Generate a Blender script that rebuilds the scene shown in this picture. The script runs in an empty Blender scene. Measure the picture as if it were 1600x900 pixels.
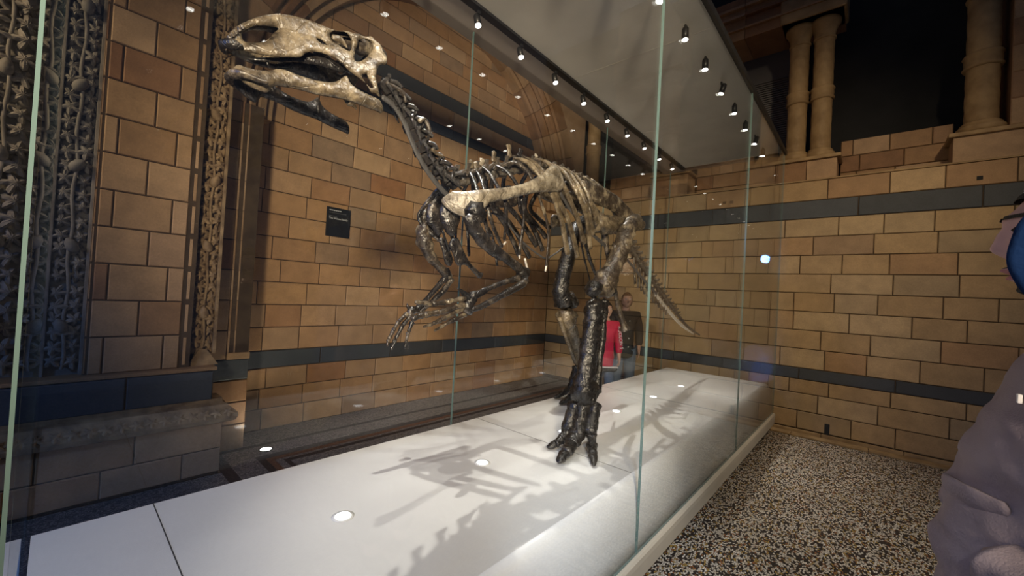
import bpy, bmesh, math, random
from mathutils import Vector, Matrix, noise, geometry
random.seed(7)
R = math.radians
PI = math.pi

# ------------------------------------------------------------------ camera
FPX = 629.0
CAM = Vector((0, 0, 1.6))
_vy = Vector((557, 41, FPX)); _vx = Vector((708, 30, -FPX))
AY = _vy.normalized(); AX = (_vx - AY * _vx.dot(AY)).normalized(); AZ = AX.cross(AY)
cam_d = bpy.data.cameras.new('camera'); cam = bpy.data.objects.new('camera', cam_d)
bpy.context.scene.collection.objects.link(cam)
cam_d.sensor_width = 36; cam_d.lens = 36 * FPX / 1600; cam_d.clip_start = 0.02
right = Vector((AX[0], AY[0], AZ[0])); down = Vector((AX[1], AY[1], AZ[1])); fwd = Vector((AX[2], AY[2], AZ[2]))
cam.matrix_world = Matrix(((right[0], -down[0], -fwd[0], CAM[0]), (right[1], -down[1], -fwd[1], CAM[1]),
                           (right[2], -down[2], -fwd[2], CAM[2]), (0, 0, 0, 1)))
scene = bpy.context.scene
scene.camera = cam

# ------------------------------------------------------------------ world, exposure, blue hall lights, added fills
scene.view_settings.view_transform = 'Standard'
scene.view_settings.look = 'None'
scene.view_settings.gamma = 1
scene.view_settings.use_curve_mapping = False
scene.view_settings.exposure = 0.3
w = bpy.data.worlds.new('hall_dim'); scene.world = w; w.use_nodes = True
w.node_tree.nodes['Background'].inputs[0].default_value = (0.42, 0.54, 0.90, 1)
w.node_tree.nodes['Background'].inputs[1].default_value = 0.05


def area(name, loc, target, size, power, col, sy=None):
    l = bpy.data.lights.new(name, 'AREA'); l.energy = power; l.color = col
    l.size = size
    if sy: l.shape = 'RECTANGLE'; l.size_y = sy
    o = bpy.data.objects.new(name, l); scene.collection.objects.link(o); o.location = loc
    o.rotation_euler = (Vector(target) - Vector(loc)).to_track_quat('-Z', 'Y').to_euler()
    return o


def spot(name, loc, target, power, col, angle=60, blend=.6, rad=.03):
    l = bpy.data.lights.new(name, 'SPOT'); l.energy = power; l.color = col
    l.spot_size = R(angle); l.spot_blend = blend; l.shadow_soft_size = rad
    o = bpy.data.objects.new(name, l); scene.collection.objects.link(o); o.location = loc
    o.rotation_euler = (Vector(target) - Vector(loc)).to_track_quat('-Z', 'Y').to_euler()
    return o


WARM = (1.0, .74, .42)
spot('fill_warm_a', (1.6, 1.2, 5.6), (-1.3, 6.5, 2.6), 470, (1, .76, .46), 60, 1.0, .12)  # added fill, unseen: warms the banded wall and the arcade above
spot('fill_warm_b', (2.6, -2.6, 3.0), (-4.8, 4.9, 2.3), 2900, (1, .80, .56), 50, .95, .40)  # added fill to brighten the alcove wall, placed clear of glass reflections
spot('fill_warm_c', (3.4, 2.4, 6.8), (.5, 3.6, 0), 560, (1, .87, .66), 44, 1.0, .15)  # unseen fill added to lift the mosaic floor right of the case
spot('fill_front', (.7, -.7, 2.9), (-.85, 2.0, .35), 330, (.84, .91, 1.0), 24, .9, .10)  # lamp added beside the camera to whiten the plinth's rolled front
spot('fill_warm_d', (-2.8, -3.0, 4.2), (-4.8, 2.0, 1.8), 300, WARM, 38, 1.0, .3)  # added fill for the pilaster and the near end of the alcove
spot('hall_light_blue_a', (-3.2, -6.5, 3.6), (-1.7, 1.5, 1.0), 480, (.14, .34, 1.0), 33, .8, .16)
spot('hall_light_blue_b', (.4, -6.5, 4.4), (-3.5, 1.8, .3), 420, (.16, .38, 1.0), 30, .8, .12)

# ------------------------------------------------------------------ helpers
COL = scene.collection


def ray(u, v):
    d = Vector((u - 800, v - 450, FPX)); return Vector((d.dot(AX), d.dot(AY), d.dot(AZ)))


def onx(u, v, x):
    r = ray(u, v); return CAM + r * ((x - CAM.x) / r.x)


def ony(u, v, y):
    r = ray(u, v); return CAM + r * ((y - CAM.y) / r.y)


def onz(u, v, z):
    r = ray(u, v); return CAM + r * ((z - CAM.z) / r.z)


def empty(name, loc=(0, 0, 0)):
    o = bpy.data.objects.new(name, None); COL.objects.link(o); o.location = loc; o.empty_display_size = .1
    return o


def link(name, me, mat=None, parent=None, smooth=False):
    if mat is not None and not me.materials: me.materials.append(mat)
    if smooth:
        for p in me.polygons: p.use_smooth = True
    o = bpy.data.objects.new(name, me); COL.objects.link(o)
    if parent: o.parent = parent
    return o


def mesh(name, vs, fs):
    me = bpy.data.meshes.new(name); me.from_pydata([tuple(v) for v in vs], [], fs); me.update()
    bm = bmesh.new(); bm.from_mesh(me); bmesh.ops.recalc_face_normals(bm, faces=bm.faces); bm.to_mesh(me); bm.free()
    return me


def tag(o, label, cat=None, group=None, kind=None):
    if label: o['label'] = label
    if cat: o['category'] = cat
    if group: o['group'] = group
    if kind: o['kind'] = kind
    return o


def struct(o, label, cat):
    return tag(o, label, cat, kind='structure')


def boxv(x0, x1, y0, y1, z0, z1):
    v = [(x0, y0, z0), (x1, y0, z0), (x1, y1, z0), (x0, y1, z0), (x0, y0, z1), (x1, y0, z1), (x1, y1, z1), (x0, y1, z1)]
    f = [(0, 3, 2, 1), (4, 5, 6, 7), (0, 1, 5, 4), (1, 2, 6, 5), (2, 3, 7, 6), (3, 0, 4, 7)]
    return v, f


def box(name, x0, x1, y0, y1, z0, z1, mat, parent=None, bevel=0.0):
    v, f = boxv(x0, x1, y0, y1, z0, z1)
    me = mesh(name, v, f)
    if bevel:
        bm = bmesh.new(); bm.from_mesh(me)
        bmesh.ops.bevel(bm, geom=bm.edges[:], offset=bevel, segments=2, affect='EDGES', profile=.6)
        bm.to_mesh(me); bm.free()
    return link(name, me, mat, parent)


def multi_box(name, boxes, mat, parent=None):
    vs, fs = [], []
    for b in boxes:
        v, f = boxv(*b); n = len(vs); vs += v; fs += [tuple(i + n for i in q) for q in f]
    return link(name, mesh(name, vs, fs), mat, parent)


def lathe(name, prof, mat, parent=None, seg=24, loc=(0, 0, 0)):
    vs, fs = [], []
    for (r, z) in prof:
        for i in range(seg):
            a = 2 * PI * i / seg; vs.append((loc[0] + r * math.cos(a), loc[1] + r * math.sin(a), loc[2] + z))
    for j in range(len(prof) - 1):
        for i in range(seg):
            k = (i + 1) % seg; fs.append((j * seg + i, j * seg + k, (j + 1) * seg + k, (j + 1) * seg + i))
    fs.append(tuple(range(seg - 1, -1, -1))); fs.append(tuple(range((len(prof) - 1) * seg, len(prof) * seg)))
    return link(name, mesh(name, vs, fs), mat, parent, True)


# ------------------------------------------------------------------ materials
def newmat(name):
    m = bpy.data.materials.new(name); m.use_nodes = True
    nt = m.node_tree; b = nt.nodes['Principled BSDF']
    return m, nt, b


def N(nt, t, **kw):
    n = nt.nodes.new(t)
    for k, v in kw.items(): setattr(n, k, v)
    return n


def ramp(nt, stops, interp='LINEAR'):
    n = nt.nodes.new('ShaderNodeValToRGB'); cr = n.color_ramp; cr.interpolation = interp
    while len(cr.elements) < len(stops): cr.elements.new(.5)
    for e, (p, c) in zip(cr.elements, stops): e.position = p; e.color = (*c, 1)
    return n


def plain(name, col, rough=.5, metal=0.0, spec=.5, emit=None, es=0.0):
    m, nt, b = newmat(name)
    b.inputs['Base Color'].default_value = (*col, 1); b.inputs['Roughness'].default_value = rough
    b.inputs['Metallic'].default_value = metal; b.inputs['Specular IOR Level'].default_value = spec
    if emit:
        b.inputs['Emission Color'].default_value = (*emit, 1); b.inputs['Emission Strength'].default_value = es
    return m


def noisy(name, c1, c2, scale=6.0, rough=.6, bump=.15, bscale=60, spec=.4, detail=6, pos=(.35, .68)):
    m, nt, b = newmat(name)
    tc = N(nt, 'ShaderNodeTexCoord')
    n1 = N(nt, 'ShaderNodeTexNoise'); n1.inputs['Scale'].default_value = scale; n1.inputs['Detail'].default_value = detail
    nt.links.new(tc.outputs['Object'], n1.inputs['Vector'])
    r = ramp(nt, [(pos[0], c1), (pos[1], c2)]); nt.links.new(n1.outputs['Fac'], r.inputs['Fac'])
    nt.links.new(r.outputs['Color'], b.inputs['Base Color'])
    n2 = N(nt, 'ShaderNodeTexNoise'); n2.inputs['Scale'].default_value = bscale; n2.inputs['Detail'].default_value = 4
    nt.links.new(tc.outputs['Object'], n2.inputs['Vector'])
    bp = N(nt, 'ShaderNodeBump'); bp.inputs['Strength'].default_value = bump; bp.inputs['Distance'].default_value = .01
    nt.links.new(n2.outputs['Fac'], bp.inputs['Height']); nt.links.new(bp.outputs['Normal'], b.inputs['Normal'])
    b.inputs['Roughness'].default_value = rough; b.inputs['Specular IOR Level'].default_value = spec
    return m


def stone(name, stops, var=.35, rough=.62, stain=(.45, .45, .47)):
    """terracotta block: own tone per block, soft mottling and a cooler stain in the middle of some blocks"""
    m, nt, b = newmat(name)
    oi = N(nt, 'ShaderNodeObjectInfo'); tc = N(nt, 'ShaderNodeTexCoord')
    r = ramp(nt, stops, 'LINEAR'); nt.links.new(oi.outputs['Random'], r.inputs['Fac'])
    add = N(nt, 'ShaderNodeVectorMath', operation='ADD'); mul = N(nt, 'ShaderNodeVectorMath', operation='SCALE')
    mul.inputs[0].default_value = (17, 31, 23); nt.links.new(oi.outputs['Random'], mul.inputs['Scale'])
    nt.links.new(tc.outputs['Object'], add.inputs[0]); nt.links.new(mul.outputs[0], add.inputs[1])
    n1 = N(nt, 'ShaderNodeTexNoise'); n1.inputs['Scale'].default_value = 5.5; n1.inputs['Detail'].default_value = 7
    n1.inputs['Roughness'].default_value = .6; nt.links.new(add.outputs[0], n1.inputs['Vector'])
    r2 = ramp(nt, [(.36, stain), (.66, (1, 1, 1))]); nt.links.new(n1.outputs['Fac'], r2.inputs['Fac'])
    mx = N(nt, 'ShaderNodeMix', data_type='RGBA', blend_type='MULTIPLY'); mx.inputs['Factor'].default_value = var
    nt.links.new(r.outputs['Color'], mx.inputs['A']); nt.links.new(r2.outputs['Color'], mx.inputs['B'])
    n3 = N(nt, 'ShaderNodeTexNoise'); n3.inputs['Scale'].default_value = 90; n3.inputs['Detail'].default_value = 3
    nt.links.new(add.outputs[0], n3.inputs['Vector'])
    mx2 = N(nt, 'ShaderNodeMix', data_type='RGBA', blend_type='OVERLAY'); mx2.inputs['Factor'].default_value = .22
    nt.links.new(mx.outputs['Result'], mx2.inputs['A']); nt.links.new(n3.outputs['Fac'], mx2.inputs['B'])
    nt.links.new(mx2.outputs['Result'], b.inputs['Base Color'])
    bp = N(nt, 'ShaderNodeBump'); bp.inputs['Strength'].default_value = .12; bp.inputs['Distance'].default_value = .01
    nt.links.new(n1.outputs['Fac'], bp.inputs['Height']); nt.links.new(bp.outputs['Normal'], b.inputs['Normal'])
    b.inputs['Roughness'].default_value = rough; b.inputs['Specular IOR Level'].default_value = .35
    return m


BUFF = [(0, (.40, .27, .14)), (.3, (.47, .325, .17)), (.55, (.38, .28, .165)), (.75, (.54, .395, .225)), (.92, (.40, .235, .115)), (1, (.31, .24, .16))]
M_buff = stone('buff_terracotta', BUFF, .4)
M_orange = stone('orange_terracotta', [(0, (.42, .235, .115)), (.3, (.50, .29, .14)), (.55, (.43, .27, .155)), (.75, (.56, .36, .20)), (.9, (.38, .185, .085)), (1, (.36, .25, .16))], .4)
M_brown = stone('brown_terracotta', [(0, (.30, .175, .085)), (.35, (.42, .27, .15)), (.6, (.46, .31, .19)), (.8, (.24, .12, .06)), (1, (.38, .23, .12))], .45)
M_slate = stone('slate_terracotta', [(0, (.060, .068, .080)), (.5, (.075, .085, .100)), (1, (.055, .060, .068))], .25)
M_mortar = noisy('mortar', (.055, .035, .02), (.09, .06, .035), 9, .9, .2)
M_carved = noisy('carved_stone', (.16, .10, .055), (.42, .29, .16), 9, .7, .3, 40)
M_carved_dimlit = noisy('carved_stone_dimlit', (.15, .14, .13), (.30, .28, .26), 7, .75, .3, 40)  # same carved stone with the dim, cool light put into its colour
M_column = noisy('column_stone', (.24, .155, .075), (.40, .275, .14), 5, .65, .2, 50)
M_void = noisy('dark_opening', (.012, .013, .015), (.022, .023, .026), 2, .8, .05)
M_greypanel = plain('grey_louvre', (.16, .16, .17), .7)
M_white = noisy('white_gloss_paint', (.74, .74, .73), (.78, .78, .77), 3, .28, .01, 30, .5)
M_seam = plain('seam_dark', (.05, .05, .05), .8)
M_black = noisy('black_metal', (.012, .012, .013), (.02, .02, .021), 20, .4, .05)
M_canopy = noisy('canopy_panel', (.56, .54, .49), (.72, .69, .62), 1.6, .38, .02, 20, .5)
M_rail = plain('canopy_rail', (.34, .30, .27), .45)
M_steel = plain('armature_steel', (.075, .072, .072), .5, .2)
M_steel_pale = plain('armature_steel_pale', (.58, .54, .48), .4, .2)
M_lamp = plain('lamp_face', (1, 1, 1), .3, emit=(1.0, .95, .86), es=14)
M_up = plain('uplight_face', (1, 1, 1), .3, emit=(.92, .96, 1.0), es=3.5)
M_sign = plain('sign_black', (.010, .011, .014), .45)
M_signtext = plain('sign_text', (.75, .76, .78), .5)
M_signgrey = plain('sign_text_grey', (.22, .22, .23), .5)

# bones
def bone(name, dark, mid, pale, lo=.40, hi=.62, rough=.28, scale=14):
    m, nt, b = newmat(name)
    tc = N(nt, 'ShaderNodeTexCoord')
    n1 = N(nt, 'ShaderNodeTexNoise'); n1.inputs['Scale'].default_value = scale; n1.inputs['Detail'].default_value = 8
    n1.inputs['Roughness'].default_value = .68
    nt.links.new(tc.outputs['Object'], n1.inputs['Vector'])
    r = ramp(nt, [(lo - .12, dark), (lo + .04, mid), (hi + .1, pale)]); nt.links.new(n1.outputs['Fac'], r.inputs['Fac'])
    nt.links.new(r.outputs['Color'], b.inputs['Base Color'])
    n2 = N(nt, 'ShaderNodeTexNoise'); n2.inputs['Scale'].default_value = 55; n2.inputs['Detail'].default_value = 6
    nt.links.new(tc.outputs['Object'], n2.inputs['Vector'])
    vo = N(nt, 'ShaderNodeTexVoronoi'); vo.feature = 'DISTANCE_TO_EDGE'; vo.inputs['Scale'].default_value = 11
    nt.links.new(tc.outputs['Object'], vo.inputs['Vector'])
    cr = ramp(nt, [(0, (0, 0, 0)), (.025, (1, 1, 1))]); nt.links.new(vo.outputs['Distance'], cr.inputs['Fac'])
    ad = N(nt, 'ShaderNodeMath', operation='MULTIPLY_ADD'); nt.links.new(cr.outputs['Color'], ad.inputs[0]); ad.inputs[1].default_value = .25
    nt.links.new(n2.outputs['Fac'], ad.inputs[2])
    bp = N(nt, 'ShaderNodeBump'); bp.inputs['Strength'].default_value = .7; bp.inputs['Distance'].default_value = .009
    nt.links.new(ad.outputs[0], bp.inputs['Height']); nt.links.new(bp.outputs['Normal'], b.inputs['Normal'])
    rr = ramp(nt, [(.3, (rough - .08,) * 3), (.7, (rough + .16,) * 3)]); nt.links.new(n2.outputs['Fac'], rr.inputs['Fac'])
    nt.links.new(rr.outputs['Color'], b.inputs['Roughness'])
    b.inputs['Specular IOR Level'].default_value = .75
    return m


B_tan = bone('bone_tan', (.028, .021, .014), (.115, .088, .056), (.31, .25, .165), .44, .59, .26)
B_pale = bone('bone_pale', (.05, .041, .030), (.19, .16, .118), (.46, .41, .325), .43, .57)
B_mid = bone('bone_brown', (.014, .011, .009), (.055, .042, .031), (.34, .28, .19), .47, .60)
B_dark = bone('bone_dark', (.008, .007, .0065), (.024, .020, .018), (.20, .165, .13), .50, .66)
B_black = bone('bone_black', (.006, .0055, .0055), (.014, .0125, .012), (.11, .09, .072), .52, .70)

# glass: thin sheet, Schlick reflectance from the angle to the surface
def glass_mat(name, tint):
    m = bpy.data.materials.new(name); m.use_nodes = True; nt = m.node_tree; nt.nodes.clear()
    out = N(nt, 'ShaderNodeOutputMaterial'); mix = N(nt, 'ShaderNodeMixShader')
    tr = N(nt, 'ShaderNodeBsdfTransparent'); tr.inputs[0].default_value = (*tint, 1)
    gl = N(nt, 'ShaderNodeBsdfGlossy'); gl.inputs['Roughness'].default_value = 0.0
    ge = N(nt, 'ShaderNodeNewGeometry'); dot = N(nt, 'ShaderNodeVectorMath', operation='DOT_PRODUCT')
    nt.links.new(ge.outputs['Normal'], dot.inputs[0]); nt.links.new(ge.outputs['Incoming'], dot.inputs[1])
    ab = N(nt, 'ShaderNodeMath', operation='ABSOLUTE'); nt.links.new(dot.outputs['Value'], ab.inputs[0])
    om = N(nt, 'ShaderNodeMath', operation='SUBTRACT'); om.inputs[0].default_value = 1.0; nt.links.new(ab.outputs[0], om.inputs[1])
    pw = N(nt, 'ShaderNodeMath', operation='POWER'); nt.links.new(om.outputs[0], pw.inputs[0]); pw.inputs[1].default_value = 5
    ma = N(nt, 'ShaderNodeMath', operation='MULTIPLY_ADD'); nt.links.new(pw.outputs[0], ma.inputs[0]); ma.inputs[1].default_value = .96; ma.inputs[2].default_value = .04
    nt.links.new(ma.outputs[0], mix.inputs[0]); nt.links.new(tr.outputs[0], mix.inputs[1]); nt.links.new(gl.outputs[0], mix.inputs[2])
    nt.links.new(mix.outputs[0], out.inputs[0])
    return m


M_glass = glass_mat('case_glass', (.975, .985, .985))
M_glass_edge = plain('glass_edge', (.12, .19, .185), .25, 0, .5)

# mosaic floor
def mosaic(name, scale, cols, grout, stretch=(1, 1, 1), rot=0):
    m, nt, b = newmat(name)
    tc = N(nt, 'ShaderNodeTexCoord'); mp = N(nt, 'ShaderNodeMapping'); mp.inputs['Scale'].default_value = stretch
    mp.inputs['Rotation'].default_value = (0, 0, rot)
    nt.links.new(tc.outputs['Object'], mp.inputs['Vector'])
    nz = N(nt, 'ShaderNodeTexNoise'); nz.inputs['Scale'].default_value = 5; nt.links.new(mp.outputs[0], nz.inputs['Vector'])
    sc = N(nt, 'ShaderNodeVectorMath', operation='SCALE'); sc.inputs['Scale'].default_value = .07
    nt.links.new(nz.outputs['Color'], sc.inputs[0])
    ad = N(nt, 'ShaderNodeVectorMath', operation='ADD'); nt.links.new(mp.outputs[0], ad.inputs[0]); nt.links.new(sc.outputs[0], ad.inputs[1])
    v1 = N(nt, 'ShaderNodeTexVoronoi'); v1.voronoi_dimensions = '2D'; v1.inputs['Scale'].default_value = scale
    v2 = N(nt, 'ShaderNodeTexVoronoi'); v2.voronoi_dimensions = '2D'; v2.feature = 'DISTANCE_TO_EDGE'; v2.inputs['Scale'].default_value = scale
    nt.links.new(ad.outputs[0], v1.inputs['Vector']); nt.links.new(ad.outputs[0], v2.inputs['Vector'])
    sp = N(nt, 'ShaderNodeSeparateColor'); nt.links.new(v1.outputs['Color'], sp.inputs[0])
    r = ramp(nt, cols, 'CONSTANT'); nt.links.new(sp.outputs[0], r.inputs['Fac'])
    e = ramp(nt, [(.05, (0, 0, 0)), (.13, (1, 1, 1))]); nt.links.new(v2.outputs['Distance'], e.inputs['Fac'])
    mx = N(nt, 'ShaderNodeMix', data_type='RGBA'); mx.inputs['A'].default_value = (*grout, 1)
    nt.links.new(e.outputs['Color'], mx.inputs['Factor']); nt.links.new(r.outputs['Color'], mx.inputs['B'])
    nt.links.new(mx.outputs['Result'], b.inputs['Base Color'])
    bp = N(nt, 'ShaderNodeBump'); bp.inputs['Strength'].default_value = .3; bp.inputs['Distance'].default_value = .003
    nt.links.new(e.outputs['Color'], bp.inputs['Height']); nt.links.new(bp.outputs['Normal'], b.inputs['Normal'])
    b.inputs['Roughness'].default_value = .5
    return m


MOS = [(0, (.62, .57, .50)), (.26, (.022, .018, .018)), (.54, (.50, .43, .34)), (.66, (.36, .235, .06)), (.75, (.035, .025, .022)), (.85, (.26, .105, .04)), (.91, (.70, .66, .60))]
M_mosaic = mosaic('mosaic_floor', 100, MOS, (.03, .024, .02), (1, .6, 1), .5)
M_mos_grey = mosaic('mosaic_border_grey', 75, [(0, (.30, .29, .30)), (.4, (.14, .14, .155)), (.7, (.42, .40, .38))], (.06, .06, .065))
M_mos_dark = mosaic('mosaic_border_dark', 75, [(0, (.020, .022, .035)), (.5, (.04, .04, .06))], (.02, .02, .02))
M_mos_red = mosaic('mosaic_border_red', 75, [(0, (.22, .09, .05)), (.5, (.30, .16, .10))], (.05, .04, .04))

# ------------------------------------------------------------------ masonry
GAP = .0045


def block(parent, frame, u0, u1, z0, z1, depth, mat, name='block', ch=.006, proud=0.0):
    """one ashlar block. frame = (origin, udir, normal); chamfered front arris"""
    o, ud, nd = frame
    cu, cz = (u0 + u1) / 2, (z0 + z1) / 2
    hu, hz = (u1 - u0) / 2 - GAP, (z1 - z0) / 2 - GAP
    vs = []
    for (a, b, d) in ((hu, hz, -depth), (hu, hz, -ch), (hu - ch, hz - ch, 0)):
        for su, sz in ((-1, -1), (1, -1), (1, 1), (-1, 1)):
            vs.append(Vector(ud) * (a * su) + Vector((0, 0, b * sz)) + Vector(nd) * d)
    fs = []
    for k in (0, 4):
        for i in range(4): fs.append((k + i, k + (i + 1) % 4, k + 4 + (i + 1) % 4, k + 4 + i))
    fs += [(8, 9, 10, 11), (3, 2, 1, 0)]
    ob = link(name, mesh(name, vs, fs), mat, parent)
    ob.location = Vector(o) + Vector(ud) * cu + Vector((0, 0, cz)) + Vector(nd) * proud
    return ob


def courses(parent, frame, u0, u1, zs, mats, wmin=.34, wmax=.52, depth=.05, keep=None, rnd=None, slatew=1.0):
    rnd = rnd or random
    for i in range(len(zs) - 1):
        m = mats(i); sl = m is M_slate
        a, b = (wmin, wmax) if not sl else (.7 * slatew, 1.05 * slatew)
        u = u0; first = True
        while u < u1 - .02:
            wd = rnd.uniform(a, b)
            if first: wd *= rnd.uniform(.35, 1); first = False
            e = min(u1, u + wd)
            if u1 - e < .16: e = u1
            if keep is None or keep((u + e) / 2, (zs[i] + zs[i + 1]) / 2):
                block(parent, frame, u, e, zs[i], zs[i + 1], depth, m, proud=rnd.uniform(-.002, .0015))
            u = e


# back (right hand) wall, with slate bands
YR = 6.5
wr = box('wall_right', -4.9, 4.2, YR + .012, YR + .45, 0, 3.30, M_mortar)
struct(wr, 'buff terracotta block wall with two dark bands behind the case', 'wall')
ZR = [.06, .29, .52, .70, .848, 1.10, 1.345, 1.59, 1.835, 2.08, 2.325, 2.57, 2.81, 3.05, 3.31]
courses(wr, ((0, YR, 0), (1, 0, 0), (0, -1, 0)), -4.82, 3.6, ZR, lambda i: M_slate if i in (3, 12) else M_buff, .38, .60, rnd=random.Random(3))
box('ledge', -4.9, 4.2, YR - .004, YR + .47, 3.312, 3.33, M_column, wr)
for (u, v) in ((1132, 317), (1143, 316), (1531, 278)):
    p = ony(u, v, YR); box('socket', p.x - .022, p.x + .022, YR - .006, YR, p.z - .02, p.z + .02, M_void, wr)
p = ony(1292, 672, YR); box('vent_plate', p.x - .025, p.x + .025, YR - .008, YR, p.z - .075, p.z + .075, M_void, wr, .002)
tb = empty('baseboard_right', (0, YR, 0)); struct(tb, 'low pale stone skirting along the foot of the banded wall', 'skirting')
for k in range(10):
    x0 = -3.4 + k * .75
    o = box('skirting_stone', x0 + .002, x0 + .748, -.045, 0, 0, .055, M_column, tb, .008)
    o2 = box('kerb_stone', x0 - .3, x0 + .446, -.20, -.052, 0, .022, M_column, tb, .005)

# alcove wall on the left inside a round arch
XL = -4.82
wl = box('wall_left', XL - .4, XL - .012, 1.1, 6.6, 0, 6.4, M_mortar)
struct(wl, 'brown terracotta alcove wall with slate bands inside a round arch', 'wall')
ZL = [0, .22, .44, .66, .848, 1.10, 1.345, 1.59, 1.835, 2.08, 2.325, 2.57, 2.81, 3.05, 3.31, 3.60, 3.90, 4.05, 4.33, 4.52, 4.72, 4.92, 5.12, 5.32, 5.52, 5.72, 5.92]
AC = (3.75, 3.25)   # arch centre (y, z)
ARI = 2.42


def inarch(u, z):
    return z < 3.3 or (u - AC[0]) ** 2 + (z - AC[1]) ** 2 < (ARI + .25) ** 2


courses(wl, ((XL, 0, 0), (0, 1, 0), (1, 0, 0)), 1.2, 6.5, ZL, lambda i: M_slate if i in (3, 16, 18) else M_orange, .36, .52, keep=inarch, rnd=random.Random(11), slatew=1.15)

# arch ring of moulded voussoirs
PROF = [(2.36, -4.83), (2.36, -4.70), (2.44, -4.70), (2.46, -4.66), (2.44, -4.62), (2.50, -4.59), (2.53, -4.615), (2.565, -4.60),
        (2.575, -4.565), (2.555, -4.535), (2.60, -4.50), (2.64, -4.52), (2.675, -4.495), (2.68, -4.46), (2.66, -4.43), (2.70, -4.40), (2.98, -4.40), (2.98, -4.83)]
ring = empty('trim_1', (XL, AC[0], 3.25)); struct(ring, 'moulded round stone arch framing the alcove wall', 'arch')
NV = 17
for k in range(NV):
    a0 = PI * k / NV + .0016; a1 = PI * (k + 1) / NV - .0016
    vs, fs = [], []; S = 5; n = len(PROF)
    for j in range(S + 1):
        a = a0 + (a1 - a0) * j / S
        for (r, x) in PROF: vs.append((x - XL, r * math.cos(a), r * math.sin(a)))
    for j in range(S):
        for i in range(n): fs.append((j * n + i, j * n + (i + 1) % n, (j + 1) * n + (i + 1) % n, (j + 1) * n + i))
    fs += [tuple(range(n)), tuple(range(S * n, S * n + n))]
    link('voussoir', mesh('voussoir', vs, fs), M_brown, ring)
# spandrel above the ring
vs, fs = [], []
for k in range(33):
    a = PI * k / 32; y, z = AC[0] + 2.97 * math.cos(a), AC[1] + 2.97 * math.sin(a)
    t = max(abs(math.cos(a)) / 3.2, abs(math.sin(a)) / 4.2)
    vs += [(-4.42, y, z), (-4.42, AC[0] + math.cos(a) / t, AC[1] + math.sin(a) / t)]
for k in range(32): fs.append((2 * k, 2 * k + 1, 2 * k + 3, 2 * k + 2))
sp = link('wall_spandrel', mesh('wall_spandrel', vs, fs), M_brown); struct(sp, 'plain brown stone spandrel around the alcove arch', 'wall')
sm = sp.modifiers.new('t', 'SOLIDIFY'); sm.thickness = .3; sm.offset = 1

# pilaster with roll moulding, left of the alcove
pl = box('wall_pilaster', -4.85, -4.412, .90, 1.238, 0, 3.25, M_mortar); struct(pl, 'narrow stone pilaster with roll moulding at the alcove edge', 'pilaster')
ZP = [0, .24, .45, .655, .85, 1.12, 1.40, 1.68, 1.96, 2.24, 2.52, 2.80, 3.05, 3.25]
fp = ((-4.40, 0, 0), (0, 1, 0), (1, 0, 0))
for i in range(len(ZP) - 1):
    m = M_slate if i == 3 else M_brown
    if i < 4: block(pl, fp, .90, 1.245, ZP[i], ZP[i + 1], .06, m)
    else: block(pl, fp, .90, 1.06, ZP[i], ZP[i + 1], .06, m)
pr = [(1.06, -.42), (1.06, 0), (1.075, .0), (1.085, -.03), (1.10, -.015), (1.125, -.01), (1.145, -.03), (1.15, -.05), (1.165, -.045), (1.18, -.03), (1.20, -.03), (1.22, -.05), (1.225, -.08), (1.245, -.09), (1.245, -.42)]
for i in range(4, len(ZP) - 1):
    z0, z1 = ZP[i] + (.06 if i == 4 else .002), ZP[i + 1] - .002
    vs = [(-4.40 + d, y, z) for z in (z0, z1) for (y, d) in pr]; n = len(pr)
    fs = [(j, (j + 1) % n, n + (j + 1) % n, n + j) for j in range(n)] + [tuple(range(n)), tuple(range(n, 2 * n))]
    link('roll_moulding', mesh('roll_moulding', vs, fs), M_brown, pl)
box('moulding_stop', -4.82, -4.395, 1.06, 1.248, .85, .912, M_brown, pl, .008)

# big pier with plinth base
wp = box('wall_pier', -4.9, -4.062, .14, .73, .84, 4.6, M_mortar); struct(wp, 'large brown stone pier left of the case', 'pier')
box('base_core', -4.9, -3.942, -1.6, .945, 0, .43, M_mortar, wp)
fb = ((-3.93, 0, 0), (0, 1, 0), (1, 0, 0)); fs_ = ((-4.05, 0, 0), (0, 1, 0), (1, 0, 0))
rr = random.Random(5)
courses(wp, fb, -1.5, .952, [.02, .215, .43], lambda i: M_orange, .34, .5, .06, rnd=rr)
courses(wp, ((0, .952, 0), (-1, 0, 0), (0, 1, 0)), 3.95, 4.6, [.02, .215, .43], lambda i: M_brown, .34, .5, .06, rnd=rr)
# leaf-carved cornice on the base
ca = empty('trim_2', (-3.9, 0, .43)); struct(ca, 'leaf carved dark cornice along the pier base', 'cornice')
prc = [(-.25, 0), (.0, 0), (.03, .012), (.045, .045), (.04, .075), (.015, .105), (-.01, .125), (-.02, .14), (-.055, .16), (-.055, .185), (-.25, .185)]
vs = []; n = len(prc)
for (y, ex) in ((-1.5, 0), (.965, 0)):
    for (d, h) in prc: vs.append((d, y + (max(d, -.05) + .03 if y > 0 else 0), h))
fs = [(j, (j + 1) % n, n + (j + 1) % n, n + j) for j in range(n)] + [tuple(range(n)), tuple(range(n, 2 * n))]
link('cornice_moulding', mesh('cornice_moulding', vs, fs), M_carved, ca)
fband = ((-3.95, 0, 0), (0, 1, 0), (1, 0, 0))
box('band_core', -4.9, -3.962, -1.6, .87, .60, .84, M_mortar, wp)
for (a, b) in ((-1.5, -.62), (-.62, .36), (.36, .875)): block(wp, fband, a, b, .61, .845, .08, M_slate)
block(wp, ((0, .875, 0), (-1, 0, 0), (0, 1, 0)), 3.955, 4.5, .61, .845, .08, M_slate)
ZS = [.87] + [.87 + .262 * i for i in range(1, 15)]
rs = random.Random(8)
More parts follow.
